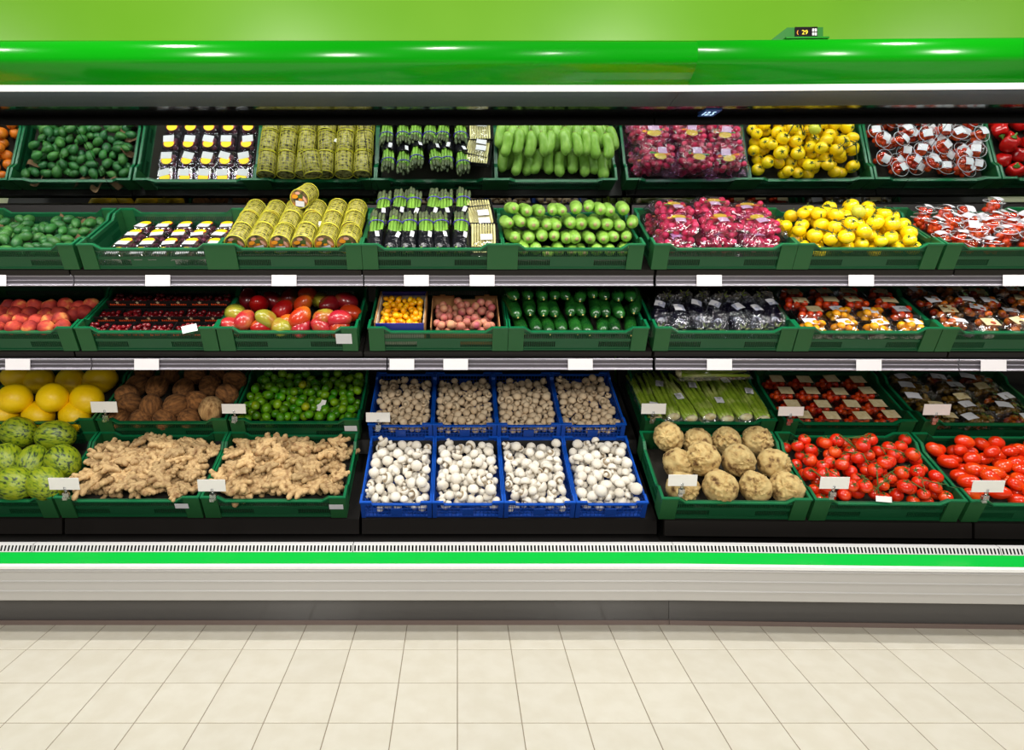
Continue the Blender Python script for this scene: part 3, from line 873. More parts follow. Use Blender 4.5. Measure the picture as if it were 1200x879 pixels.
def celery(M, x, y, z, hdg, label, rng, pos):
    k = rng.randrange(3)
    put('celery_bag', None, M @ T(x, y, z) @ R(0, 0, hdg) , label, 'celery', 'bagged celery',
        [('stalks', celb[k], I4), ('base_end', me_cb, I4), ('film', celf[k], T(0, .165, -.012)), ('sticker', me_sq, T(rng.uniform(-.012, .012), pos, .034) @ R(0, 0, rng.uniform(-.5, .5)))])
M = green_crate(4, .858, 'green crate of bagged celery behind the celeriac', True, liner=.075); MCELY = M
for k in range(7):
    celery(M, -.245 + k * .083, -.165, .092 + (.012 if k % 2 else 0), rng.gauss(.06, .06) + .06, 'bagged pale green celery, %s from the left in the celery crate' % ORD[k], rng, [.06, .21, .13, .2, .1, .24, .17][k])
celery(M, -.06, .115, .142, -PI / 2 + .06, 'bagged celery lying crosswise over the back of the celery crate', rng, .12)

# generic fruit-in-tray packs
def fill_mesh(name, sx, sy, h, r, n, m, seed, oval=1.0, seg=8, ring=6, extra=None):
    rr = random.Random(seed); g = G()
    for (x, y, z, q) in deposit(n, r * .9, r * 1.1, sx, sy, 0, rr, tries=14, tight=.9):
        if z > h: continue
        A = T(x, y, z) @ rot_any(rr)
        g.ball((0, 0, 0), (q, q, q * oval), seg, ring, M=A)
    return g.mesh(name, *( [m] if not isinstance(m, (list, tuple)) else m))
def tray_mesh(sx, sy, h, m, name='tray', flare=.92, t=.002):
    g = G(); a, b = sx / 2, sy / 2
    o = [(-a, -b), (a, -b), (a, b), (-a, b)]
    lo = [(x * flare, y * flare) for x, y in o]; li = [(x * (flare - .03), y * (flare - .03)) for x, y in o]; hi = [(x * .965, y * .965) for x, y in o]
    A = g.add([(x, y, 0) for x, y in lo]); B = g.add([(x, y, h) for x, y in o]); C = g.add([(x, y, h) for x, y in hi]); D = g.add([(x, y, t) for x, y in li])
    for k in range(4):
        l = (k + 1) % 4
        g.face((A + k, A + l, B + l, B + k)); g.face((B + k, B + l, C + l, C + k)); g.face((C + k, C + l, D + l, D + k))
    g.face((A + 3, A + 2, A + 1, A)); g.face((D, D + 1, D + 2, D + 3))
    return g.mesh(name, m)
def lid_mesh(sx, sy, z0, z1, m, name='lid'):
    g = G(); a, b = sx / 2, sy / 2
    P = []
    for (k, z) in ((1.02, z0), (1.02, z0 + .004), (.96, z0 + .004), (.88, z1 - .004), (.8, z1)):
        ring = []
        for (cx, cy) in ((1, 1), (-1, 1), (-1, -1), (1, -1)):
            for s in range(4):
                ang = {(1, 1): 0, (-1, 1): PI / 2, (-1, -1): PI, (1, -1): 3 * PI / 2}[(cx, cy)] + s * PI / 6
                rr = min(a, b) * .3
                ring.append((cx * (a - rr) * k + rr * k * math.cos(ang), cy * (b - rr) * k + rr * k * math.sin(ang), z))
        P.append(g.add(ring))
    n = 16
    for A, B in zip(P, P[1:]):
        for k in range(n): g.face((A + k, A + (k + 1) % n, B + (k + 1) % n, B + k))
    g.face([P[-1] + k for k in range(n)])
    return g.mesh(name, m)
def card(sx, sy, m, name='sticker', bend=0.0):
    g = G(); n = 4
    for k in range(n):
        x0, x1 = -sx / 2 + sx * k / n, -sx / 2 + sx * (k + 1) / n
        z0, z1 = -bend * (2 * x0 / sx) ** 2, -bend * (2 * x1 / sx) ** 2
        b = g.add([(x0, -sy / 2, z0), (x1, -sy / 2, z1), (x1, sy / 2, z1), (x0, sy / 2, z0), (x0, -sy / 2, z0 + .0006), (x1, -sy / 2, z1 + .0006), (x1, sy / 2, z1 + .0006), (x0, sy / 2, z0 + .0006)])
        g.face((b + 4, b + 5, b + 6, b + 7)); g.face((b, b + 3, b + 2, b + 1)); g.face((b, b + 1, b + 5, b + 4)); g.face((b + 3, b + 7, b + 6, b + 2))
    return g.mesh(name, m)
m_cher = mat('cherry_tomato', (206, 38, 12), (224, 84, 20), scale=20, rough=.2, coat=.2)
m_ychr = mat('yellow_cherry_tomato', (240, 176, 12), (228, 140, 10), scale=20, rough=.2, coat=.2)
m_dchr = mat('mixed_tomato', (150, 40, 20), (70, 50, 24), scale=16, lo=.4, hi=.6, rough=.22, coat=.2, c3=(206, 110, 24))
ch_fill = [fill_mesh('cherry_tomatoes', .108, .080, .044, .0135, 44, m_cher, s) for s in range(3)]
cl_tray = tray_mesh(.124, .092, .03, m_clear); cl_lid = lid_mesh(.124, .092, .03, .062, m_clear); cl_lab = card(.064, .054, m_cream, 'sticker')
M = green_crate(4, 1.488, 'green crate of cherry tomato boxes behind the vine tomatoes', True, liner=.03); MCLAM = M
for r_ in range(4):
    for c_ in range(4):
        x, y = -.20 + c_ * .135 + rng.uniform(-.006, .006), -.142 + r_ * .096
        put('cherry_tomato_box', None, M @ T(x, y, .031 + .012 * (r_ == 0)) @ R(0, 0, rng.uniform(-.06, .06)),
            'clear cherry tomato box, %s from the left in the %s row' % (ORD[c_], ['front', 'second', 'third', 'back'][r_]), 'tomato box', 'clear cherry tomato boxes',
            [('tray', cl_tray, I4), ('cherry_tomatoes', rng.choice(ch_fill), T(0, 0, .003), {'kind': 'stuff'}), ('lid', cl_lid, T(0, 0, .001)), ('sticker', cl_lab, T(.012, rng.uniform(-.008, .004), .0635))])
# dark mixed bags
m_dark = mat('dark_pepper', (110, 84, 40), (58, 44, 24), scale=14, lo=.3, hi=.7, rough=.25, rand=.2, c3=(150, 118, 44))
dk_fill = [fill_mesh('peppers', .14, .06, .036, .013, 34, m_dchr if s % 2 else m_dark, 30 + s, 1.5) for s in range(4)]
m_film_d = film_mat('smoky_film', (230, 226, 216), fac=.17, rough=.16, bump=.8, bscale=70)
dk_bag = [bag_mesh(.19, .088, .045, 40 + s, 16, 8, .010, m=m_film_d) for s in range(3)]
lb_w = card(.064, .042, m_paper, 'sticker', .003); lb_c = card(.064, .042, m_cream, 'sticker', .003)
M = green_crate(4, 2.12, 'green crate of dark bagged peppers behind the plum tomatoes', True, liner=.05); MDK = M
for r_ in range(5):
    for c_ in range(3):
        x, y = -.19 + c_ * .185 + rng.uniform(-.012, .012), -.15 + r_ * .075
        k = rng.randrange(4)
        put('pepper_bag', None, M @ T(x, y, .056 + .006 * (r_ % 2)) @ R(rng.uniform(-.1, .1), 0, rng.uniform(-.12, .12)),
            'clear bag of dark peppers, %s from the left in the %s row' % (ORD[c_], ['front', 'second', 'third', 'fourth', 'back'][r_]), 'pepper bag', 'dark pepper bags',
            [('peppers', dk_fill[k], T(0, 0, .002), {'kind': 'stuff'}), ('film', dk_bag[k % 3], T(0, 0, .001)), ('sticker', lb_w if rng.random() < .5 else lb_c, T(rng.uniform(-.05, .05), 0, .053) @ R(0, 0, rng.uniform(-.3, .3)))])

# ---------------------------------------------------------------- row 3: lower shelf
rng = random.Random(33)
m_peach = mat('peach_skin', (138, 24, 24), (240, 164, 84), scale=17, lo=.38, hi=.72, rough=.75, rand=.25, c3=(190, 62, 42))
def peach_mesh(s):
    g = G(); r = .034
    def fn(d):
        a = math.atan2(d.y, d.x); k = 1 + .03 * nz(d, 1.4, s) - .06 * max(0, math.cos(a)) ** 24 * (1 - abs(d.z))
        q = Vector((d.x * r, d.y * r, d.z * r * .94)) * k
        if d.z > .82: q.z -= (d.z - .82) * r * .9
        return q
    g.ball((0, 0, 0), 1, 20, 12, fn)
    return g.mesh('peach', m_peach)
pea = [peach_mesh(s) for s in range(3)]
M = green_crate(3, -2.228, 'green crate of peaches on the lower shelf', liner=.045)
sp = [(-4, 384, .012), (16, 384, .012), (35, 384, .012), (54, 384, .012), (73, 383, .012), (6, 376), (25, 376), (43, 376), (58, 376), (71, 374, .014), (3, 367), (17, 368), (35, 367), (53, 368), (70, 367), (87, 368), (9, 359), (23, 359), (41, 358), (58, 359), (77, 357), (92, 360), (99, 366), (107, 357)]
at_pixels(M, sp, .083, 'peach', pea, 'peach', 'peaches', rank_labels(sp, 'fuzzy red and yellow peach, @ of its crate', 6), rng, lambda r, i: R(r.uniform(-.9, .9), r.uniform(-.6, .6), r.uniform(0, 6)), lambda i, r: r.uniform(.95, 1.05), .036)
# cherries in punnets
m_cherry = mat('cherry_skin', (84, 6, 14), (130, 16, 26), scale=30, rough=.15, rand=.2, coat=.3)
chf = [fill_mesh('cherries', .09, .075, .052, .0105, 60, m_cherry, 60 + s) for s in range(3)]
ch_tray = tray_mesh(.098, .086, .05, m_traybl)
m_card_d = mat('punnet_card', (30, 20, 18), rough=.5); m_orange = mat('card_lettering', (214, 72, 26), rough=.5); m_star = mat('card_star', (200, 176, 140), rough=.5)
g = G(); g.box(-.045, .045, -.001, .001, 0, .032); me_hc = g.mesh('header_card', m_card_d)
g = G()
for k in range(8):
    x = -.030 + k * .0085 ; hgt = .006 if k % 2 else .0075
    g.box(x - .0030, x + .0030, -.0016, -.001, .009, .009 + hgt)
me_let = g.mesh('lettering', m_orange)
g = G()
for k in range(5):
    a = k * 2 * PI / 5 + PI / 2; b = g.add([(0, -.0018, .023), (.009 * math.cos(a), -.0018, .023 + .009 * math.sin(a)), (.0035 * math.cos(a + .63), -.0018, .023 + .0035 * math.sin(a + .63)), (.0035 * math.cos(a - .63), -.0018, .023 + .0035 * math.sin(a - .63))])
    g.face((b, b + 2, b + 1)); g.face((b, b + 1, b + 3))
me_star = g.mesh('star_print', m_star)
M = green_crate(3, -1.622, 'green crate of cherry punnets on the lower shelf', liner=.03); MCH = M
for r_ in range(3):
    for c_ in range(6):
        x, y = -.235 + c_ * .094 + rng.uniform(-.005, .005), -.135 + r_ * .115
        put('cherry_punnet', None, M @ T(x, y, .031 + .014 * (r_ == 2)) @ R(0, 0, rng.uniform(-.06, .06)),
            'black cherry punnet, %s from the left in the %s row of its crate' % (ORD[c_], ['front', 'middle', 'back'][r_]), 'cherry punnet', 'cherry punnets',
            [('tray', ch_tray, I4), ('cherries', rng.choice(chf), T(0, 0, .002), {'kind': 'stuff'}), ('header_card', me_hc, T(0, -.0475, .030) @ R(.1, 0, 0) @ SC(1.08), {'kids': [('lettering', me_let, I4), ('star_print', me_star, I4)]})])
# mangoes
def mango_mat(n, a, b, c): return mat(n, a, b, scale=7, lo=.36, hi=.68, rough=.26, c3=c, coat=.15, rand=.08)
mm = [mango_mat('mango_red', (160, 12, 18), (186, 84, 24), (172, 26, 18)), mango_mat('mango_green', (134, 142, 40), (176, 48, 34), (160, 150, 46)), mango_mat('mango_orange', (190, 46, 16), (206, 110, 30), (196, 62, 20)),
      mango_mat('mango_dark', (104, 12, 22), (90, 84, 34), (124, 18, 24)), mango_mat('mango_pink', (172, 28, 46), (184, 112, 52), (180, 44, 46))]
man = [fruit('mango', (.043, .039, .054), m, .05, 1.2, i, 18, 14, .12).mesh('mango', m) for i, m in enumerate(mm)]
M = green_crate(3, -1.022, 'green crate of mangoes on the lower shelf', liner=.04); MMAN = M
sp = [(275, 367, .03, 1), (287, 375, .03, 4), (303, 356, .03, 0), (331, 363, .025, 0), (312, 374, .03, 1), (352, 372, .035, 2), (355, 356, .03, 2), (360, 345, .03, 2), (386, 357, .02, 3), (380, 372, .03, 1), (398, 374, .03, 4),
      (406, 353, .02, 3), (375, 352, .0, 1), (411, 367, 0, 2), (271, 383, 0, 4), (305, 388, 0, 0), (328, 386, 0, 1), (351, 389, 0, 4), (375, 389, 0, 4), (337, 378, 0, 2), (397, 388, 0, 0), (320, 352, 0, 3), (340, 348, 0, 3), (290, 350, 0, 3)]
cn = {0: 'deep red mango', 1: 'yellow green mango', 2: 'orange red mango', 3: 'dark red mango', 4: 'pink red mango'}
lab = [l.replace('mango', cn[sp[i][3]], 1) for i, l in enumerate(rank_labels(sp, 'mango, @ of the mango crate', 7))]
at_pixels(M, sp, .085, 'mango', man, 'mango', 'mangoes', lab, rng, lambda r, i: R(0, 0, r.uniform(0, 6)) @ R(r.uniform(.7, 1.6), 0, 0), lambda i, r: r.uniform(.96, 1.06), .058)
# kumquat box and passion fruit box in a crate
M = green_crate(3, -.378, 'green crate holding two cardboard fruit boxes on the lower shelf', liner=.02); MKUM = M
m_card = mat('cardboard', (168, 122, 74), (156, 110, 64), scale=30, rough=.85)
m_cardw = mat('box_white_lining', (206, 198, 184), rough=.7); m_cardb = mat('box_blue_print', (32, 40, 140), rough=.5)
def box_walls(g, sx, sy, h, t=.004, mi=0, mo=0, notch=False):
    g.box(-sx / 2, sx / 2, -sy / 2, sy / 2, 0, t, mi)
    g.box(-sx / 2, sx / 2, -sy / 2, -sy / 2 + t, t, h * .62 if notch else h, mo)
    g.box(-sx / 2, -sx / 2 + t, -sy / 2 + t, sy / 2 - t, t, h, mi); g.box(sx / 2 - t, sx / 2, -sy / 2 + t, sy / 2 - t, t, h, mi)
    if notch:
        g.box(-sx / 2, sx / 2, sy / 2 - t, sy / 2, t, h * .82, mi)
        for s in (-1, 1):
            a, b = sorted((s * sx / 2, s * sx * .16)); g.box(a, b, sy / 2 - t, sy / 2, h * .82, h * 1.05, mi)
            g.box(s * sx * .34 - .012, s * sx * .34 + .012, sy / 2 - t, sy / 2, h * 1.05, h * 1.13, mi)
    else:
        g.box(-sx / 2, sx / 2, sy / 2 - t, sy / 2, t, h, mi)
g = G(); box_walls(g, .205, .27, .105, mi=0)
kb = put('kumquat_box', None, M @ T(-.165, -.045, .021), 'blue and white cardboard box of kumquats in the lower shelf crate', 'fruit box')
kid(('box_body', g.mesh('box_body', m_cardw), I4), kb)
for bb in ((.128, .1365, .093, .112), (-.1365, -.13, .06, .106)):
    g = G(); g.box(-.1025, .1025, *bb)
    kid(('printed_edge', g.mesh('printed_edge', m_cardb), I4, {'label': 'dark blue printed edge'}), kb)
g = G()
for s in (-1, 1): g.box(s * .1055 - .003, s * .1055 + .003, -.135, .135, .0, .112)
kid(('side_flap', g.mesh('side_flap', m_card), I4), kb)
m_kum = mat('kumquat_skin', (252, 192, 8), (246, 160, 8), scale=20, rough=.3, bump=.2, bscale=200, rand=.1, hue=.01)
kum = [fruit('k', (.0115, .0115, .0148), m_kum, .03, 1.3, s, 10, 8).mesh('kumquat', m_kum) for s in range(2)]
items = deposit(130, .0122, .0142, .19, .255, .04, rng, tight=.93); items.sort(key=lambda t: -t[2])
pile(M @ T(-.165, -.045, .021), items[:110], 'kumquat', kum, 'small oval yellow kumquat @ of the kumquat box', 'kumquat', 'kumquats', rng, rot_any, .205, .27, base_r=.0125)
g = G(); g.box(-.095, .095, -.128, .128, .005, .04); kid(('padding', g.mesh('padding', m_liner), I4), kb)
g = G(); box_walls(g, .30, .27, .085, mi=0, notch=True)
pb = put('plum_box', None, M @ T(.115, -.045, .021), 'brown cardboard tray of small pink plums in the lower shelf crate', 'fruit box')
kid(('box_body', g.mesh('box_body', m_card), I4), pb)
g = G(); g.box(-.143, .143, -.128, .128, .005, .02); kid(('padding', g.mesh('padding', m_liner), I4), pb)
m_plm = mat('pink_plum', (186, 96, 92), (214, 160, 120), scale=24, lo=.4, hi=.75, rough=.5, rand=.15, hue=.02)
plm = [fruit('k', (.0185, .0185, .019), m_plm, .04, 1.3, s, 12, 9).mesh('small_plum', m_plm) for s in range(2)]
items = deposit(58, .0175, .0205, .285, .255, .02, rng, tight=.95)
pile(M @ T(.115, -.045, .021), items, 'small_plum', plm, 'small round pink plum @ of the brown cardboard tray', 'plum', 'small pink plums', rng, rot_any, .30, .27, base_r=.019)
# cucumbers
m_cuc = mat('cucumber_skin', (14, 62, 22), (34, 96, 30), scale=16, lo=.35, hi=.75, rough=.22, bump=.12, bscale=60, rand=.22, stretch=(1.5, 1.5, .3), coat=.2)
m_cuct = mat('cucumber_tip', (214, 190, 110), rough=.6)
def cuke(seed, r, L, m, tipm, tipr):
    g = G(); rr = random.Random(seed); b = rr.uniform(-.012, .012)
    n = 12; pts = []; rad = []
    for k in range(n + 1):
        t = k / n; e = min(1, (1 - abs(2 * t - 1) ** 5)) ** .5 if 0 < t < 1 else .18
        pts.append((b * math.sin(PI * t), L * t, 0)); rad.append(r * max(.2, e) * (1 + .04 * math.sin(7 * t + seed)))
    g.tube(pts, rad, 14)
    g.ball((0, -.0005, 0), (tipr, .0025, tipr), 8, 5, mi=1)
    return g.mesh('cucumber', m, tipm)
cuc = [cuke(s, .0285, .30, m_cuc, m_cuct, .004) for s in range(3)]
M = green_crate(3, .218, 'green crate of dark green cucumbers on the lower shelf', liner=.045); MCUC = M
lay = [(9, .074, .0, 'bottom'), (10, .122, .07, 'second'), (10, .170, .13, 'third'), (9, .216, .19, 'top')]
for li, (n, w, y0, ln) in enumerate(lay):
    for k in range(n):
        x = -.255 + .51 * (k + (.5 if n == 9 else 0) * .9) / 9.0 + rng.uniform(-.006, .006)
        y = -CD / 2 + .022 + y0 + rng.uniform(-.012, .012)
        L = min(1.0, (CD / 2 + .06 - y) / .30)
        put('cucumber', rng.choice(cuc), M @ T(x, y, w + rng.uniform(-.006, .006)) @ R(rng.uniform(-.06, .0) - .03, 0, -(x) * .45 + rng.uniform(-.1, .1)) @ SC(1, L, 1),
            'dark green cucumber, %s from the left in the %s layer of its crate' % (ORD[k], ln), 'cucumber', 'cucumbers')
# wrapped aubergines
m_aub = mat('aubergine_skin', (16, 12, 30), rough=.12, coat=.4)
m_aubc = mat('aubergine_cap', (130, 150, 60), (90, 100, 40), scale=20, rough=.6)
aub = [fruit('a', (.043, .043, .095), m_aub, .03, 1.1, s, 18, 14, .16).mesh('fruit', m_aub) for s in range(2)]
capm = calyx_mesh('cap', .03, 6, .034, m_aubc, .088)
m_film_b = film_mat('crinkled_film', (235, 238, 248), fac=.13, rough=.12, bump=1.0, bscale=75)
aubf = [bag_mesh(.115, .24, .078, 70 + s, 10, 16, .012, m=m_film_b) for s in range(3)]
m_film_br = film_mat('brown_film', (150, 135, 110), fac=.14, rough=.2, bump=1.0, bscale=60)
aubg = [bag_mesh(.115, .20, .07, 75 + s, 10, 16, .014, m=m_film_br) for s in range(3)]
lab_b = card(.045, .04, m_paper, 'sticker', .004)
M = green_crate(3, .838, 'green crate of wrapped aubergines on the lower shelf', True, liner=.03); MAUB = M
for k in range(7):
    x = -.245 + k * .082
    put('wrapped_aubergine', None, M @ T(x, -.05 + rng.uniform(-.01, .01), .068) @ R(.12, rng.uniform(-.2, .2), rng.uniform(-.22, .22)), 'dark aubergine in clear film, %s from the left in the front row' % ORD[k], 'aubergine', 'film wrapped aubergines',
        [('fruit', aub[k % 2], T(0, 0, .02) @ R(PI / 2, 0, 0), {'kids': [('cap', capm, I4)]}), ('film', aubf[k % 3], T(0, -.005, -.016)), ('sticker', lab_b, T(rng.uniform(-.015, .015), rng.uniform(.0, .05), .071) @ R(0, 0, rng.uniform(-.5, .5)))])
for k in range(6):
    x = -.22 + k * .09
    put('wrapped_aubergine', None, M @ T(x, .12 + rng.uniform(-.01, .01), .11) @ R(.1, rng.uniform(-.2, .2), PI + rng.uniform(-.3, .3)), 'dark aubergine in brownish film, %s from the left in the back row' % ORD[k], 'aubergine', 'film wrapped aubergines',
        [('fruit', aub[k % 2], T(0, 0, .02) @ R(-PI / 2, 0, 0), {'kids': [('cap', capm, I4)]}), ('film', aubg[k % 3], T(0, 0, -.016)), ('sticker', lab_b, T(rng.uniform(-.015, .015), -.02, .066) @ R(0, 0, rng.uniform(-.6, .6)))])
# tomato trays in film
big_r = [fill_mesh('tomatoes', .118, .085, .045, .0165, 26, m_cher, 80 + s, seg=10, ring=7) for s in range(2)]
big_y = [fill_mesh('tomatoes', .118, .085, .045, .0165, 26, m_ychr, 84 + s, 1.2, seg=10, ring=7) for s in range(2)]
big_d = [fill_mesh('tomatoes', .118, .085, .045, .0165, 26, m_dchr, 88 + s, seg=10, ring=7) for s in range(2)]
tt = tray_mesh(.128, .096, .028, m_traybl); tf = [bag_mesh(.15, .104, .046, 90 + s, 14, 10, .007) for s in range(3)]
tl_w = card(.058, .044, m_paper, 'sticker', .002); tl_c = card(.064, .046, m_cream, 'sticker', .002); tl_b = card(.10, .006, m_paper, 'stripe', .001)
def tom_tray(M, x, y, z, hdg, tilt, kind, label, group, rng, lab, smoky=False):
    f = {'r': big_r, 'y': big_y, 'd': big_d}[kind]
    put('tomato_tray', None, M @ T(x, y, z) @ R(tilt, 0, hdg), label, 'tomato tray', group,
        [('tray', tt, I4), ('tomatoes', rng.choice(f), T(0, 0, .003), {'kind': 'stuff'}), ('film', rng.choice(tf), T(0, 0, .003)), ('sticker', lab, T(rng.uniform(-.015, .025), rng.uniform(-.005, .015), .056) @ R(0, 0, rng.uniform(-.25, .25)))])
M = green_crate(3, 1.437, 'green crate of red and yellow tomato trays on the lower shelf', True, liner=.035); MTT = M
pat = ['yyyy', 'ryyr', 'rrrr', 'rrrr']; cnm = {'r': 'red', 'y': 'yellow', 'd': 'mixed dark'}
for r_ in range(4):
    for c_ in range(4):
        tom_tray(M, -.205 + c_ * .137 + (.02 if r_ % 2 else 0), -.14 + r_ * .094, .036 + [.018, .026, .02, .014][r_], rng.uniform(-.08, .08), 0, pat[r_][c_],
                 'wrapped tray of %s tomatoes, %s from the left in the %s row' % (cnm[pat[r_][c_]], ORD[c_], ['front', 'second', 'third', 'back'][r_]), 'wrapped tomato trays', rng, tl_w if r_ < 2 and c_ else (tl_w if r_ == 0 else tl_c))
M = green_crate(3, 2.035, 'green crate of mixed dark tomato packs on the lower shelf edge', True, liner=.04)
for r_ in range(4):
    for c_ in range(4):
        tom_tray(M, -.20 + c_ * .137 + rng.uniform(-.01, .01), -.135 + r_ * .09, .05 + rng.uniform(0, .03), rng.uniform(-.5, .3), rng.uniform(-.15, .15), 'd',
                 'crumpled pack of mixed dark tomatoes, %s from the left in the %s row' % (ORD[c_], ['front', 'second', 'third', 'back'][r_]), 'mixed tomato packs', rng, tl_c if rng.random() < .4 else tl_w)

# ---------------------------------------------------------------- row 2: upper shelf (also seen in the mirror)
rng = random.Random(22)
m_avo = mat('avocado_skin', (30, 92, 44), (72, 140, 52), scale=14, lo=.4, hi=.8, rough=.45, bump=.35, bscale=140, rand=.2, hue=.015)
def avo_tip(g): g.ball((0, 0, .030), (.005, .005, .004), 6, 4)
avo = [fruit('a', (.0205, .0205, .029), m_avo, .05, 1.3, s, 14, 10, .1, avo_tip).mesh('avocado', m_avo) for s in range(3)]
M = green_crate(2, -2.205, 'green crate of small avocados on the upper shelf', liner=.03); MAVO = M
items = deposit(92, .020, .0245, CW - .06, CD - .05, .03, rng, tight=.98)
pile(M, items, 'avocado', avo, 'small dark green avocado @ of the avocado crate', 'avocado', 'avocados', rng, lambda r: rot_lie(r, .4), base_r=.0225)
m_kraft = mat('brown_paper', (120, 92, 62), (92, 68, 44), scale=16, rough=.9)
for k in range(7):
    g = G(); x, y = [(-.2, .14), (.02, .16), (.2, .15), (.23, -.02), (-.24, .05), (.24, -.12), (.1, .17)][k]
    n = 6; L = rng.uniform(.07, .11)
    for j in range(n):
        a0, a1 = j / n, (j + 1) / n
        f = lambda t: (L * (t - .5), .02 * math.sin(t * 5 + k), .03 * math.sin(t * 3.1))
        p, q = f(a0), f(a1)
        b = g.add([p, q, (q[0] * 1.1, q[1] + .02, q[2] + .045), (p[0] * 1.1, p[1] + .02, p[2] + .045), (p[0], p[1] + .001, p[2]), (q[0], q[1] + .001, q[2]), (q[0] * 1.1, q[1] + .021, q[2] + .045), (p[0] * 1.1, p[1] + .021, p[2] + .045)])
        g.face((b, b + 1, b + 2, b + 3)); g.face((b + 7, b + 6, b + 5, b + 4)); g.face((b + 3, b + 2, b + 6, b + 7))
    put('paper_separator', g.mesh('paper_separator', m_kraft), M @ T(x, y, .034) @ R(rng.uniform(-.9, -.3), 0, rng.uniform(-.7, .7)), 'crumpled brown paper separator %s of the avocado crate' % cell(x, y, CW, CD), 'paper', 'brown paper separators')
M = green_crate(2, -2.812, 'green crate of mandarins seen only in the mirror at the left edge', liner=.03)
m_mand = mat('mandarin_skin', (226, 130, 26), (206, 104, 20), scale=12, rough=.4, bump=.3, bscale=160, rand=.12)
mand = [fruit('m', (.029, .029, .026), m_mand, .03, 1.3, q, 14, 10).mesh('mandarin', m_mand) for q in range(2)]
pile(M, deposit(70, .027, .031, CW - .03, CD - .03, .03, random.Random(5), tight=.95), 'mandarin', mand, 'orange mandarin @ of the mandarin crate', 'mandarin', 'mandarins', rng, rot_any, base_r=.029)
# berry boxes
M = green_crate(2, -1.592, 'half empty green crate of berry boxes on the upper shelf', liner=.012); MBER = M
m_berry = mat('dark_fig', (96, 36, 56), (150, 84, 90), scale=20, rough=.4, rand=.1)
bf = [fill_mesh('berries', .078, .078, .031, .0135, 26, m_berry, 100 + s) for s in range(2)]
m_clear2 = film_mat('lilac_clear_plastic', (236, 226, 244), fac=.22, rough=.1, bump=.3, bscale=40)
b_tray = tray_mesh(.088, .088, .026, m_clear2); b_lid = lid_mesh(.090, .090, .026, .046, m_clear2)
b_lab = card(.054, .036, m_paper); 
g = G(); g.lathe([(.026, 0), (.026, .0006)], 18, 0, False); b_oval = g.mesh('yellow_sticker', m_yellow_s)
g = G(); g.lathe([(.029, 0), (.029, .0005)], 18, 0, False); b_red = g.mesh('red_sticker', m_red_s)
for r_ in range(4):
    for c_ in range(5):
        x, y = -.175 + c_ * .097 + rng.uniform(-.004, .004), -.143 + r_ * .095
        put('berry_box', None, M @ T(x, y, .013 + (.0 if r_ else 0)) @ R(0, 0, rng.uniform(-.06, .06)), 'berry box with a yellow sticker, %s from the left in the %s row' % (ORD[c_], ['front', 'second', 'third', 'back'][r_]), 'berry box', 'berry boxes',
            [('tray', b_tray, I4), ('berries', rng.choice(bf), T(0, 0, .002), {'kind': 'stuff'}), ('lid', b_lid, T(0, 0, .001)), ('red_sticker', b_red, T(0, .013, .0475) @ SC(1.0, .85, 1)),
             ('yellow_sticker', b_oval, T(0, .016, .0485) @ SC(1, .8, 1)), ('sticker', b_lab, T(rng.uniform(-.006, .006), -.012, .0495) @ R(0, 0, rng.uniform(-.25, .25)))])
# netted packs
M = green_crate(2, -.998, 'green crate of yellow netted packs on the upper shelf', liner=.058); MNET = M
m_pot = mat('tuber_and_gap_shade', (172, 164, 104), (40, 36, 16), scale=58, lo=.42, hi=.64, rough=.5, rand=.15, c3=(134, 126, 66))  # dark blotches paint the shaded gaps between the tubers
m_net = mat('yellow_net', (206, 200, 56), rough=.45)
m_ncard = mat('pack_front_print', (40, 34, 22), (206, 120, 26), scale=36, lo=.35, hi=.68, rough=.5, c3=(120, 100, 60))
NR, NL = .0445, .112
g = G(); g.lathe([(NR * .8, 0), (NR * .96, .006), (NR * .97, NL * .5), (NR * .96, NL - .008), (NR * .75, NL)], 18, M=R(-PI / 2, 0, 0)); n_body = g.mesh('contents', m_pot)
g = G()
for k in range(14):
    a = 2 * PI * k / 14
    g.tube([(NR * math.cos(a), NL * t, NR * math.sin(a)) for t in (0, .5, 1)], .001, 4)
for k in range(8):
    y = NL * k / 7; rr = .0024 if k in (0, 7) else .001
    g.tube([(NR * math.cos(2 * PI * j / 18), y, NR * math.sin(2 * PI * j / 18)) for j in range(19)], rr, 4, cap=False)
n_net = g.mesh('net', m_net)
g = G(); g.lathe([(NR * .94, 0), (NR * .94, .001)], 18, 0, False, M=R(PI / 2, 0, 0)); n_card = g.mesh('printed_front', m_ncard)
n_lab = card(.042, .026, m_paper)
m_or = mat('orange_print', (240, 150, 20), rough=.5); m_pk = mat('pink_print', (216, 160, 140), rough=.5); m_gp = mat('green_print', (70, 90, 30), rough=.5)
g = G()
for (x, z, a, b_, mi, t) in ((-.020, .010, .014, .009, 0, .2), (.006, .012, .013, .011, 2, 0), (.026, .000, .006, .017, 1, .5), (.004, -.002, .008, .006, 0, 0), (-.006, .026, .012, .007, 1, 0)):
    A = T(x, -.0018, z) @ R(PI / 2, 0, 0) @ R(0, 0, t) @ SC(a, b_, 1); g.lathe([(1, 0), (1, .0004)], 12, mi, False, M=A)
n_print = g.mesh('food_picture', m_or, m_pk, m_gp)
def netpack(Mx, label, rng, shift=0):
    put('netted_pack', None, Mx, label, 'netted pack', 'yellow netted packs',
        [('contents', n_body, I4), ('net', n_net, I4), ('printed_front', n_card, T(0, -.001, 0), {'kids': [('food_picture', n_print, T(0, 0, 0))]}), ('sticker', n_lab, T(.002, -.0032, -.022) @ R(PI / 2, 0, 0) @ R(0, 0, rng.uniform(-.15, .15)))])
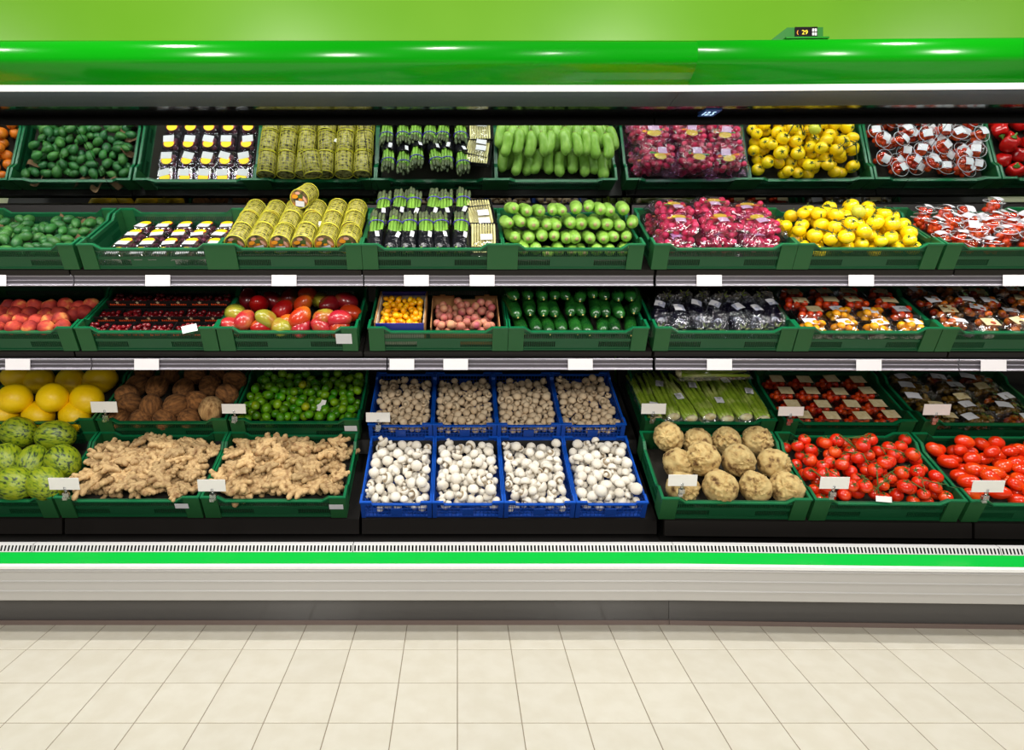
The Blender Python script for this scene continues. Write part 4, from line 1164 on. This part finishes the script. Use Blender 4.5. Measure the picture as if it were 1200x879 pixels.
for r_ in range(3):
    for c_ in range(6):
        netpack(M @ T(-.238 + c_ * .0945, -.172 + r_ * .118, +.106 + r_ * .008 + rng.uniform(0, .004)) @ R(.05 + rng.uniform(-.04, .06), rng.uniform(-.3, .3), rng.uniform(-.06, .06)),
                'cylindrical pack in yellow netting, %s from the left in the %s row' % (ORD[c_], ['front', 'middle', 'back'][r_]), rng)
p = on_z(M, 351, 233, .205)
netpack(M @ Matrix.Translation(p) @ R(-.1, 0, -.2), 'lone yellow netted pack standing upright on top of the others', rng)
# asparagus
M = green_crate(2, -.402, 'green crate of green and white asparagus on the upper shelf', liner=.045); MASP = M
m_asp = mat('asparagus_green', (128, 176, 62), (92, 136, 50), scale=22, lo=.4, hi=.75, rough=.45, rand=.12, stretch=(1, .5, 1))
m_aspt = mat('asparagus_tip', (92, 104, 62), (64, 76, 56), scale=80, rough=.6)
m_wrap = mat('black_wrap', (14, 15, 20), rough=.22, bump=.8, bscale=50)
m_band = mat('purple_band', (70, 50, 170), rough=.4)
m_tagb = mat('brown_tag', (196, 170, 130), rough=.7)
AL = .225
def asp_bunch(seed):
    r = random.Random(seed); sps = []
    for (x, z) in [(-.018, 0), (0, 0), (.018, 0), (-.009, .016), (.010, .016), (-.022, .014), (.023, .013), (0, .029), (-.014, .028)]:
        g = G(); f = r.uniform(.92, 1.05)
        x1 = x * 1.15 + r.uniform(-.003, .003)
        g.tube([(x, 0, z), (x, AL * .5, z), (x1, AL * .8 * f, z + .002)], [.0080, .0075, .0072], 7)
        g.tube([(x1, AL * .8 * f, z + .002), (x1, AL * .88 * f, z + .003), (x1 * 1.03, AL * .96 * f, z + .004), (x1 * 1.04, AL * f, z + .004)], [.0074, .0088, .0066, .0012], 7, mi=1)
        sps.append(g.mesh('spear', m_asp, m_aspt))
    return sps
bun = [asp_bunch(s) for s in range(2)]
def ring_tube(g, y, rx, rz, zc, t, n=16):
    g.tube([(rx * math.cos(2 * PI * k / n), y, zc + rz * math.sin(2 * PI * k / n)) for k in range(n + 1)], t, 5, cap=False)
g = G(); ring_tube(g, AL * .70, .034, .026, .013, .0028); me_band = g.mesh('rubber_band', m_band)
g = G()
prof = [(.9, 0), (1.02, .02), (1.06, .05), (1.0, .085), (1.05, .10)]
rings = []
for (k, y) in prof:
    rings.append(g.add([(.035 * k * math.cos(2 * PI * j / 18), y + (.012 * math.cos(2 * PI * j / 9) if y > .095 else 0), .013 + .028 * k * math.sin(2 * PI * j / 18) + .002 * math.sin(j * 5.1 + y * 90)) for j in range(18)]))
for a, b in zip(rings, rings[1:]):
    for j in range(18): g.face((a + j, a + (j + 1) % 18, b + (j + 1) % 18, b + j), 0, False)
g.face([rings[0] + j for j in reversed(range(18))])
me_wrap = g.mesh('wrapper', m_wrap)
a_lab = card(.017, .032, m_paper); a_tag = card(.028, .010, m_tagb, 'tag')
def bunch(Mx, label, rng):
    put('asparagus_bunch', None, Mx, label, 'asparagus', 'green asparagus bunches',
        [('spear', s, I4) for s in rng.choice(bun)] + [('rubber_band', me_band, I4, {'label': 'purple rubber band'}), ('wrapper', me_wrap, I4, {'label': 'black wrapper with a white sticker', 'kids': [('sticker', a_lab, T(.018, .072, .0405) @ R(0, .45, rng.uniform(-.3, .3))), ('tag', a_tag, T(.004, -.001, .012) @ R(PI / 2, 0, 0))]})])
for k in range(6):
    bunch(M @ T(-.248 + k * .0725, -.172, .066) @ R(.40, rng.uniform(-.2, .2), rng.uniform(-.1, .04)), 'green asparagus bunch in black wrap, %s from the left in the front row' % ORD[k], rng)
for k in range(6):
    bunch(M @ T(-.235 + k * .072, -.015 + rng.uniform(-.01, .02), .108) @ R(.36 + rng.uniform(-.03, .1), rng.uniform(-.3, .3), rng.uniform(-.15, .05)), 'green asparagus bunch in black wrap, %s from the left in the back row' % ORD[k], rng)
m_wasp = mat('white_asparagus', (226, 220, 160), (206, 196, 128), scale=20, rough=.45, rand=.05)
wt = tray_mesh(.128, .165, .026, m_traybl, flare=.95)
g = G()
for k in range(9):
    x = -.047 + k * .0118
    g.tube([(x, -.07, .02), (x, .05, .021), (x, .072, .021), (x, .079, .021)], [.0054, .0052, .0045, .001], 7)
me_ws = g.mesh('spears', m_wasp); wfl = bag_mesh(.128, .162, .022, 7, 8, 10, .002)
w_lab = card(.05, .036, m_paper)
for k, (x, y, z, a, t) in enumerate(((.222, -.105, .055, .02, .1), (.218, -.085, .088, -.02, .3), (.205, .03, .118, .25, .42), (.205, .075, .135, .12, .35))):
    put('white_asparagus_tray', None, M @ T(x, y, z) @ R(t, 0, a), 'black tray of white asparagus, %s' % ['half hidden at the bottom of the stack', 'lowest with a full face of spears', 'tilted above the lowest', 'at the back of the stack'][k], 'asparagus tray', 'white asparagus trays',
        [('tray', wt, I4), ('spears', me_ws, T(0, 0, .002), {'kind': 'stuff'}), ('film', wfl, T(0, 0, .008)), ('sticker', w_lab, T(.012, -.02, .0345) @ R(0, 0, rng.uniform(-.1, .2)))])
# pale courgettes
M = green_crate(2, .19, 'green crate of pale green courgettes on the upper shelf', liner=.03); MZUC = M
m_zuc = mat('courgette_skin', (122, 170, 58), (156, 196, 92), scale=44, lo=.4, hi=.75, rough=.38, rand=.1, stretch=(1, .6, 1))
m_zuct = mat('courgette_end', (168, 150, 104), (140, 120, 84), scale=60, rough=.7)
zuc = [cuke(s + 20, .027, .135, m_zuc, m_zuct, .0085) for s in range(3)]
lay = [(11, .07, .0), (10, .115, .045), (11, .16, .09), (10, .20, .15)]
k_all = 0
for li, (n, w, y0) in enumerate(lay):
    for rep in range(2):
        yy = -CD / 2 + .02 + y0 + rep * .165
        if yy > .06: continue
        for k in range(n):
            x = -.262 + .524 * (k + (.5 if n == 10 else 0)) / 10.0 + rng.uniform(-.005, .005)
            put('courgette', rng.choice(zuc), M @ T(x, yy + rng.uniform(-.016, .016), w + rng.uniform(-.006, .008)) @ R(rng.uniform(-.08, .08) - .28, rng.uniform(-.3, .3), -x * .7 + rng.uniform(-.12, .12)) @ SC(rng.uniform(.9, 1.05)),
                'pale courgette, %s from the left in the %s layer, %s' % (ORD[k], ['bottom', 'second', 'third', 'top'][li], ['end facing out', 'lying behind'][rep]), 'courgette', 'pale courgettes')
# radish bags
M = green_crate(2, .822, 'green crate of bagged radishes on the upper shelf', True, liner=.045); MRAD = M
m_rad = mat('radish_red', (206, 18, 78), (230, 86, 124), scale=20, lo=.5, hi=.8, rough=.3, rand=.08, coat=.2)
m_filmp = film_mat('radish_film', (240, 215, 238), fac=.11, rough=.1, bump=.9, bscale=60)
rf = [fill_mesh('radishes', .165, .145, .058, .0155, 74, m_rad, 120 + s) for s in range(3)]
rb = [bag_mesh(.215, .195, .068, 130 + s, 18, 16, .013, m=m_filmp) for s in range(3)]
g = G(); g.lathe([(1, 0), (1, .04)], 16, 0, False, M=SC(.030, .017, .015)); r_ov = g.mesh('yellow_sticker', mat('lime_sticker', (216, 220, 50), rough=.5))
r_lab = card(.044, .034, m_paper, bend=.003); 
g = G(); g.box(-.05, .05, -.005, .005, 0, .0005); r_or = g.mesh('printed_band', mat('orange_green_print', (236, 140, 20), (40, 130, 50), scale=18, lo=.48, hi=.52, rough=.5))
sp = [(-.185, -.085, .046), (-.005, -.085, .046), (.175, -.085, .046), (-.185, .085, .05), (0, .09, .05), (.18, .085, .05), (-.16, -.045, .098), (.02, -.04, .10), (.19, -.03, .092), (-.15, .085, .108), (.035, .095, .118), (.19, .09, .10)]
pos = ['at the front left', 'in the front middle', 'at the front right', 'at the back left', 'in the back middle', 'at the back right']
for k, (x, y, z) in enumerate(sp):
    put('radish_bag', None, M @ T(x, y, z) @ R(rng.uniform(-.05, .12), rng.uniform(-.1, .1), rng.uniform(-.15, .15)), 'clear bag of red radishes %s of the %s layer' % (pos[k % 6], 'lower' if k < 6 else 'upper'), 'radish bag', 'radish bags',
        [('radishes', rf[k % 3], T(0, 0, .003), {'kind': 'stuff'}), ('film', rb[k % 3], T(0, 0, .002)), ('yellow_sticker', r_ov, T(0, .022, .073)), ('printed_band', r_or, T(.0, .006, .0725)), ('sticker', r_lab, T(rng.uniform(-.012, .012), -.012, .0755) @ R(0, 0, rng.uniform(-.25, .25)))])
# yellow tomatoes
M = green_crate(2, 1.418, 'green crate of yellow vine tomatoes on the upper shelf', True, liner=.035); MYT = M
m_yt = mat('yellow_tomato', (250, 220, 14), (248, 204, 10), scale=12, rough=.16, rand=.06, coat=.3)
m_yt2 = mat('greenish_tomato', (214, 216, 70), (190, 196, 60), scale=12, rough=.18, coat=.3)
yt = [tomato(m_yt, .03, 30 + s, .93) for s in range(3)]; yt2 = tomato(m_yt2, .03, 35, .93)
caly = calyx_mesh('calyx', .03, 5, .014, z=.024)
items = deposit(94, .0265, .034, CW - .024, CD - .02, .035, rng, heap=.26, tight=.95)
j = max(range(len(items)), key=lambda i: items[i][2] - abs(items[i][0]) - abs(items[i][1]))
odd = items.pop(j)
pile(M, items, 'yellow_tomato', yt, 'round yellow tomato @ of the yellow tomato crate', 'tomato', 'yellow tomatoes', rng, tom_rot, base_r=.03, kids=lambda r: [('calyx', caly, I4)])
put('yellow_tomato', yt2, M @ T(*odd[:3]) @ tom_rot(rng), 'pale greenish yellow tomato on the yellow tomato pile', 'tomato', 'yellow tomatoes', [('calyx', caly, I4)])
vines(M, items, 8, rng, 'dark green vine on the yellow tomatoes @ of the crate', 'dark green tomato vines', .03, mm=mat('dark_vine', (46, 66, 18), rough=.6))
# tomato cups
M = green_crate(2, 2.025, 'green crate of cherry tomato cups on the upper shelf', True, liner=.04); MCUP = M
m_cup = film_mat('cup_plastic', fac=.085, rough=.06, bump=0)
g = G(); g.lathe([(.030, 0), (.039, .052), (.0415, .053), (.0415, .056), (.039, .056)], 20, cap=False); me_cup = g.mesh('cup', m_cup)
g = G(); g.lathe([(.041, .056), (.039, .060), (.034, .068), (.020, .075), (.002, .077)], 20, cap=False); me_dome = g.mesh('dome_lid', m_cup)
g = G(); g.tube([(.0412 * math.cos(2 * PI * k / 24), .0412 * math.sin(2 * PI * k / 24), .0565) for k in range(25)], .0011, 5, cap=False); me_lip = g.mesh('lid_rim', mat('lid_rim_white', (214, 220, 226), rough=.25))
cupf = [fill_mesh('cherry_tomatoes', .056, .056, .058, .0125, 30, m_cher, 140 + s, 1.15) for s in range(3)]
c_lab = card(.04, .036, m_paper, bend=.004)
items = deposit(42, .0385, .041, CW - .02, CD - .02, .0, rng, tries=60, tight=.98, heap=.03)
lowest = sorted(items, key=lambda t: t[1] * 3 + t[0] * .01)
for i, (x, y, z, r) in enumerate(items):
    z = .04 + max(0, (z - .042) * .75)
    put('tomato_cup', None, M @ T(x, y, z) @ R(rng.uniform(-.25, .25), rng.uniform(-.25, .25), rng.uniform(0, 6)), 'cherry tomato cup %s of its crate, %s layer' % (cell(x, y, CW, CD), 'lower' if z < .06 else 'upper'), 'tomato cup', 'cherry tomato cups',
        [('cup', me_cup, I4), ('cherry_tomatoes', rng.choice(cupf), T(0, 0, .002), {'kind': 'stuff'}), ('dome_lid', me_dome, I4), ('lid_rim', me_lip, I4), ('sticker', c_lab, T(.010, .0, .0765) @ R(0, .18, 0))])
# red peppers, reached by the mirror only
M = green_crate(2, 2.632, 'green crate of red peppers seen in the mirror at the right edge', True, liner=.04)
m_pep = mat('red_pepper', (196, 18, 14), (170, 10, 12), scale=10, rough=.14, coat=.4, rand=.06)
m_pst = mat('pepper_stem', (76, 120, 36), rough=.5)
def pepper_mesh(s):
    g = G()
    def fn(d):
        a = math.atan2(d.y, d.x); k = 1 + .10 * math.cos(4 * a + s) * (1 - d.z * d.z) + .03 * nz(d, 2, s)
        q = Vector((d.x * .036, d.y * .036, d.z * .045)) * k
        if d.z > .7: q.z -= (d.z - .7) * .05
        return q
    g.ball((0, 0, 0), 1, 20, 12, fn); return g.mesh('pepper', m_pep)
pep = [pepper_mesh(s) for s in range(2)]
g = G(); g.lathe([(.014, .032), (.012, .036), (.005, .040), (.004, .055)], 8); me_pst = g.mesh('stem', m_pst)
items = deposit(30, .036, .041, CW - .02, CD - .02, .04, rng, tight=.95)
pile(M, items, 'red_pepper', pep, 'glossy red pepper @ of the pepper crate', 'pepper', 'red peppers', rng, lambda r: R(0, 0, r.uniform(0, 6)) @ R(r.uniform(.4, 1.8), 0, 0), base_r=.038, kids=lambda r: [('stem', me_pst, I4)])

# ================================================================== PRICE LABELS, CARDS AND NOTES
g = G(); g.box(-.053, .053, -.0015, .0008, -.0235, .0235); me_pl = g.mesh('price_label', mat('rail_label', (226, 222, 226), rough=.5))
for row, xs, py, nm in ((2, (-7, 185, 333, 488, 565, 831, 1009, 1190), 329, 'upper'), (3, (21, 172, 471, 534, 680, 843, 1018, 1164), 426, 'lower')):
    for i, px in enumerate(xs):
        right = px > 775
        Mc = RC if right else I4
        y = (RAILY - .003 if row == 2 else RAILY + .009)
        p = on_y(Mc, px, py, y)
        z = 1.372 if row == 2 else 1.0115
        put('price_label', me_pl, Mc @ T(p.x, y - .0008, z), 'blank white price label on the %s rail, %s from the left' % (nm, ORD[i]), 'price label', 'white rail price labels')
def sign(M, px, py, w, h, label, Hd=CHH, tilt=0.0):
    """card in a clear clip that grips the crate's front rim"""
    y = -CD / 2 - .012
    p = on_y(M, px, py, y)
    s = put('price_card', None, M @ T(p.x, y, p.z) @ R(-TH * .55, 0, tilt), label, 'price card', 'price cards on clear clips')
    g = G(); g.box(-w / 2, w / 2, -.001, .0012, -h / 2, h / 2); kid(('card', g.mesh('card', m_white), I4), s)
    g = G(); d = -h / 2
    g.tube([(0, .003, d + .012), (0, .003, d - .016)], .007, 8); g.box(-.012, .012, -.002, .008, d - .034, d - .014); g.box(-.008, .008, .008, .016, d - .046, d - .024); g.box(-.014, .004, -.004, .002, d - .046, d - .034)
    kid(('clip', g.mesh('clip', m_clip), I4), s)
sign(MCOC, 122, 477, .118, .052, 'white price card on the coconut crate')
sign(MLIM, 274, 479, .108, .046, 'white price card on the lime crate')
sign(MG1, 75, 567, .122, .052, 'white price card on the ginger crate beside the melons')
sign(MG2, 248, 569, .112, .052, 'white price card on the ginger crate beside the mushrooms')
MB4 = crate_matrix(4, -.412, BW, Dp=BD)
sign(MB4, 443, 489, .110, .046, 'grey white price card on the back mushroom crate')
sign(MCELY, 766, 479, .110, .050, 'white price card on the celery crate')
sign(MCLAM, 927, 482, .112, .044, 'white price card on the cherry tomato box crate')
sign(MDK, 1098, 480, .118, .052, 'cream price card on the dark pepper crate')
sign(MCEL, 800, 563, .112, .048, 'white price card on the celeriac crate')
sign(MTOM, 978, 566, .112, .050, 'white price card on the vine tomato crate')
sign(MPLUM, 1158, 570, .122, .050, 'pinkish white price card on the plum tomato crate')
def note(M, px, py, w, h, label, tilt=0.0):
    y = -CD / 2 - .0032; p = on_y(M, px, py, y)
    g = G(); g.box(-w / 2, w / 2, -.0012, 0, -h / 2, h / 2)
    put('paper_note', g.mesh('paper_note', m_paper), M @ T(p.x, y, p.z) @ R(0, tilt, 0), label, 'paper note', 'paper notes on crates')
note(MMAN, 403, 397, .068, .05, 'white paper note on the mango crate corner')
note(MLIM, 411, 502, .058, .03, 'white paper note on the lime crate corner')
note(MG1, 213, 593, .056, .026, 'white paper note on the ginger crate beside the melons')
note(MG2, 394, 594, .058, .026, 'white paper note on the ginger crate beside the mushrooms')
def loose(M, px, py, w, sx, sy, hdg, label, tilt=.5):
    p = on_z(M, px, py, w)
    put('loose_card', card(sx, sy, m_white, 'loose_card', .002), M @ Matrix.Translation(p) @ R(tilt, 0, hdg), label, 'card', 'loose white cards')
loose(MNET, 372, 263, .13, .07, .03, .3, 'loose white card lying on the netted packs')
loose(MCH, 222, 385, .125, .06, .035, .45, 'loose white card at the corner of the cherry crate')
loose(MLIM, 376, 475, .102, .04, .055, -.25, 'crumpled white card among the limes', .6)
loose(MTOM, 1036, 585, .115, .06, .022, -.1, 'white card at the front rim of the vine tomato crate', .9)
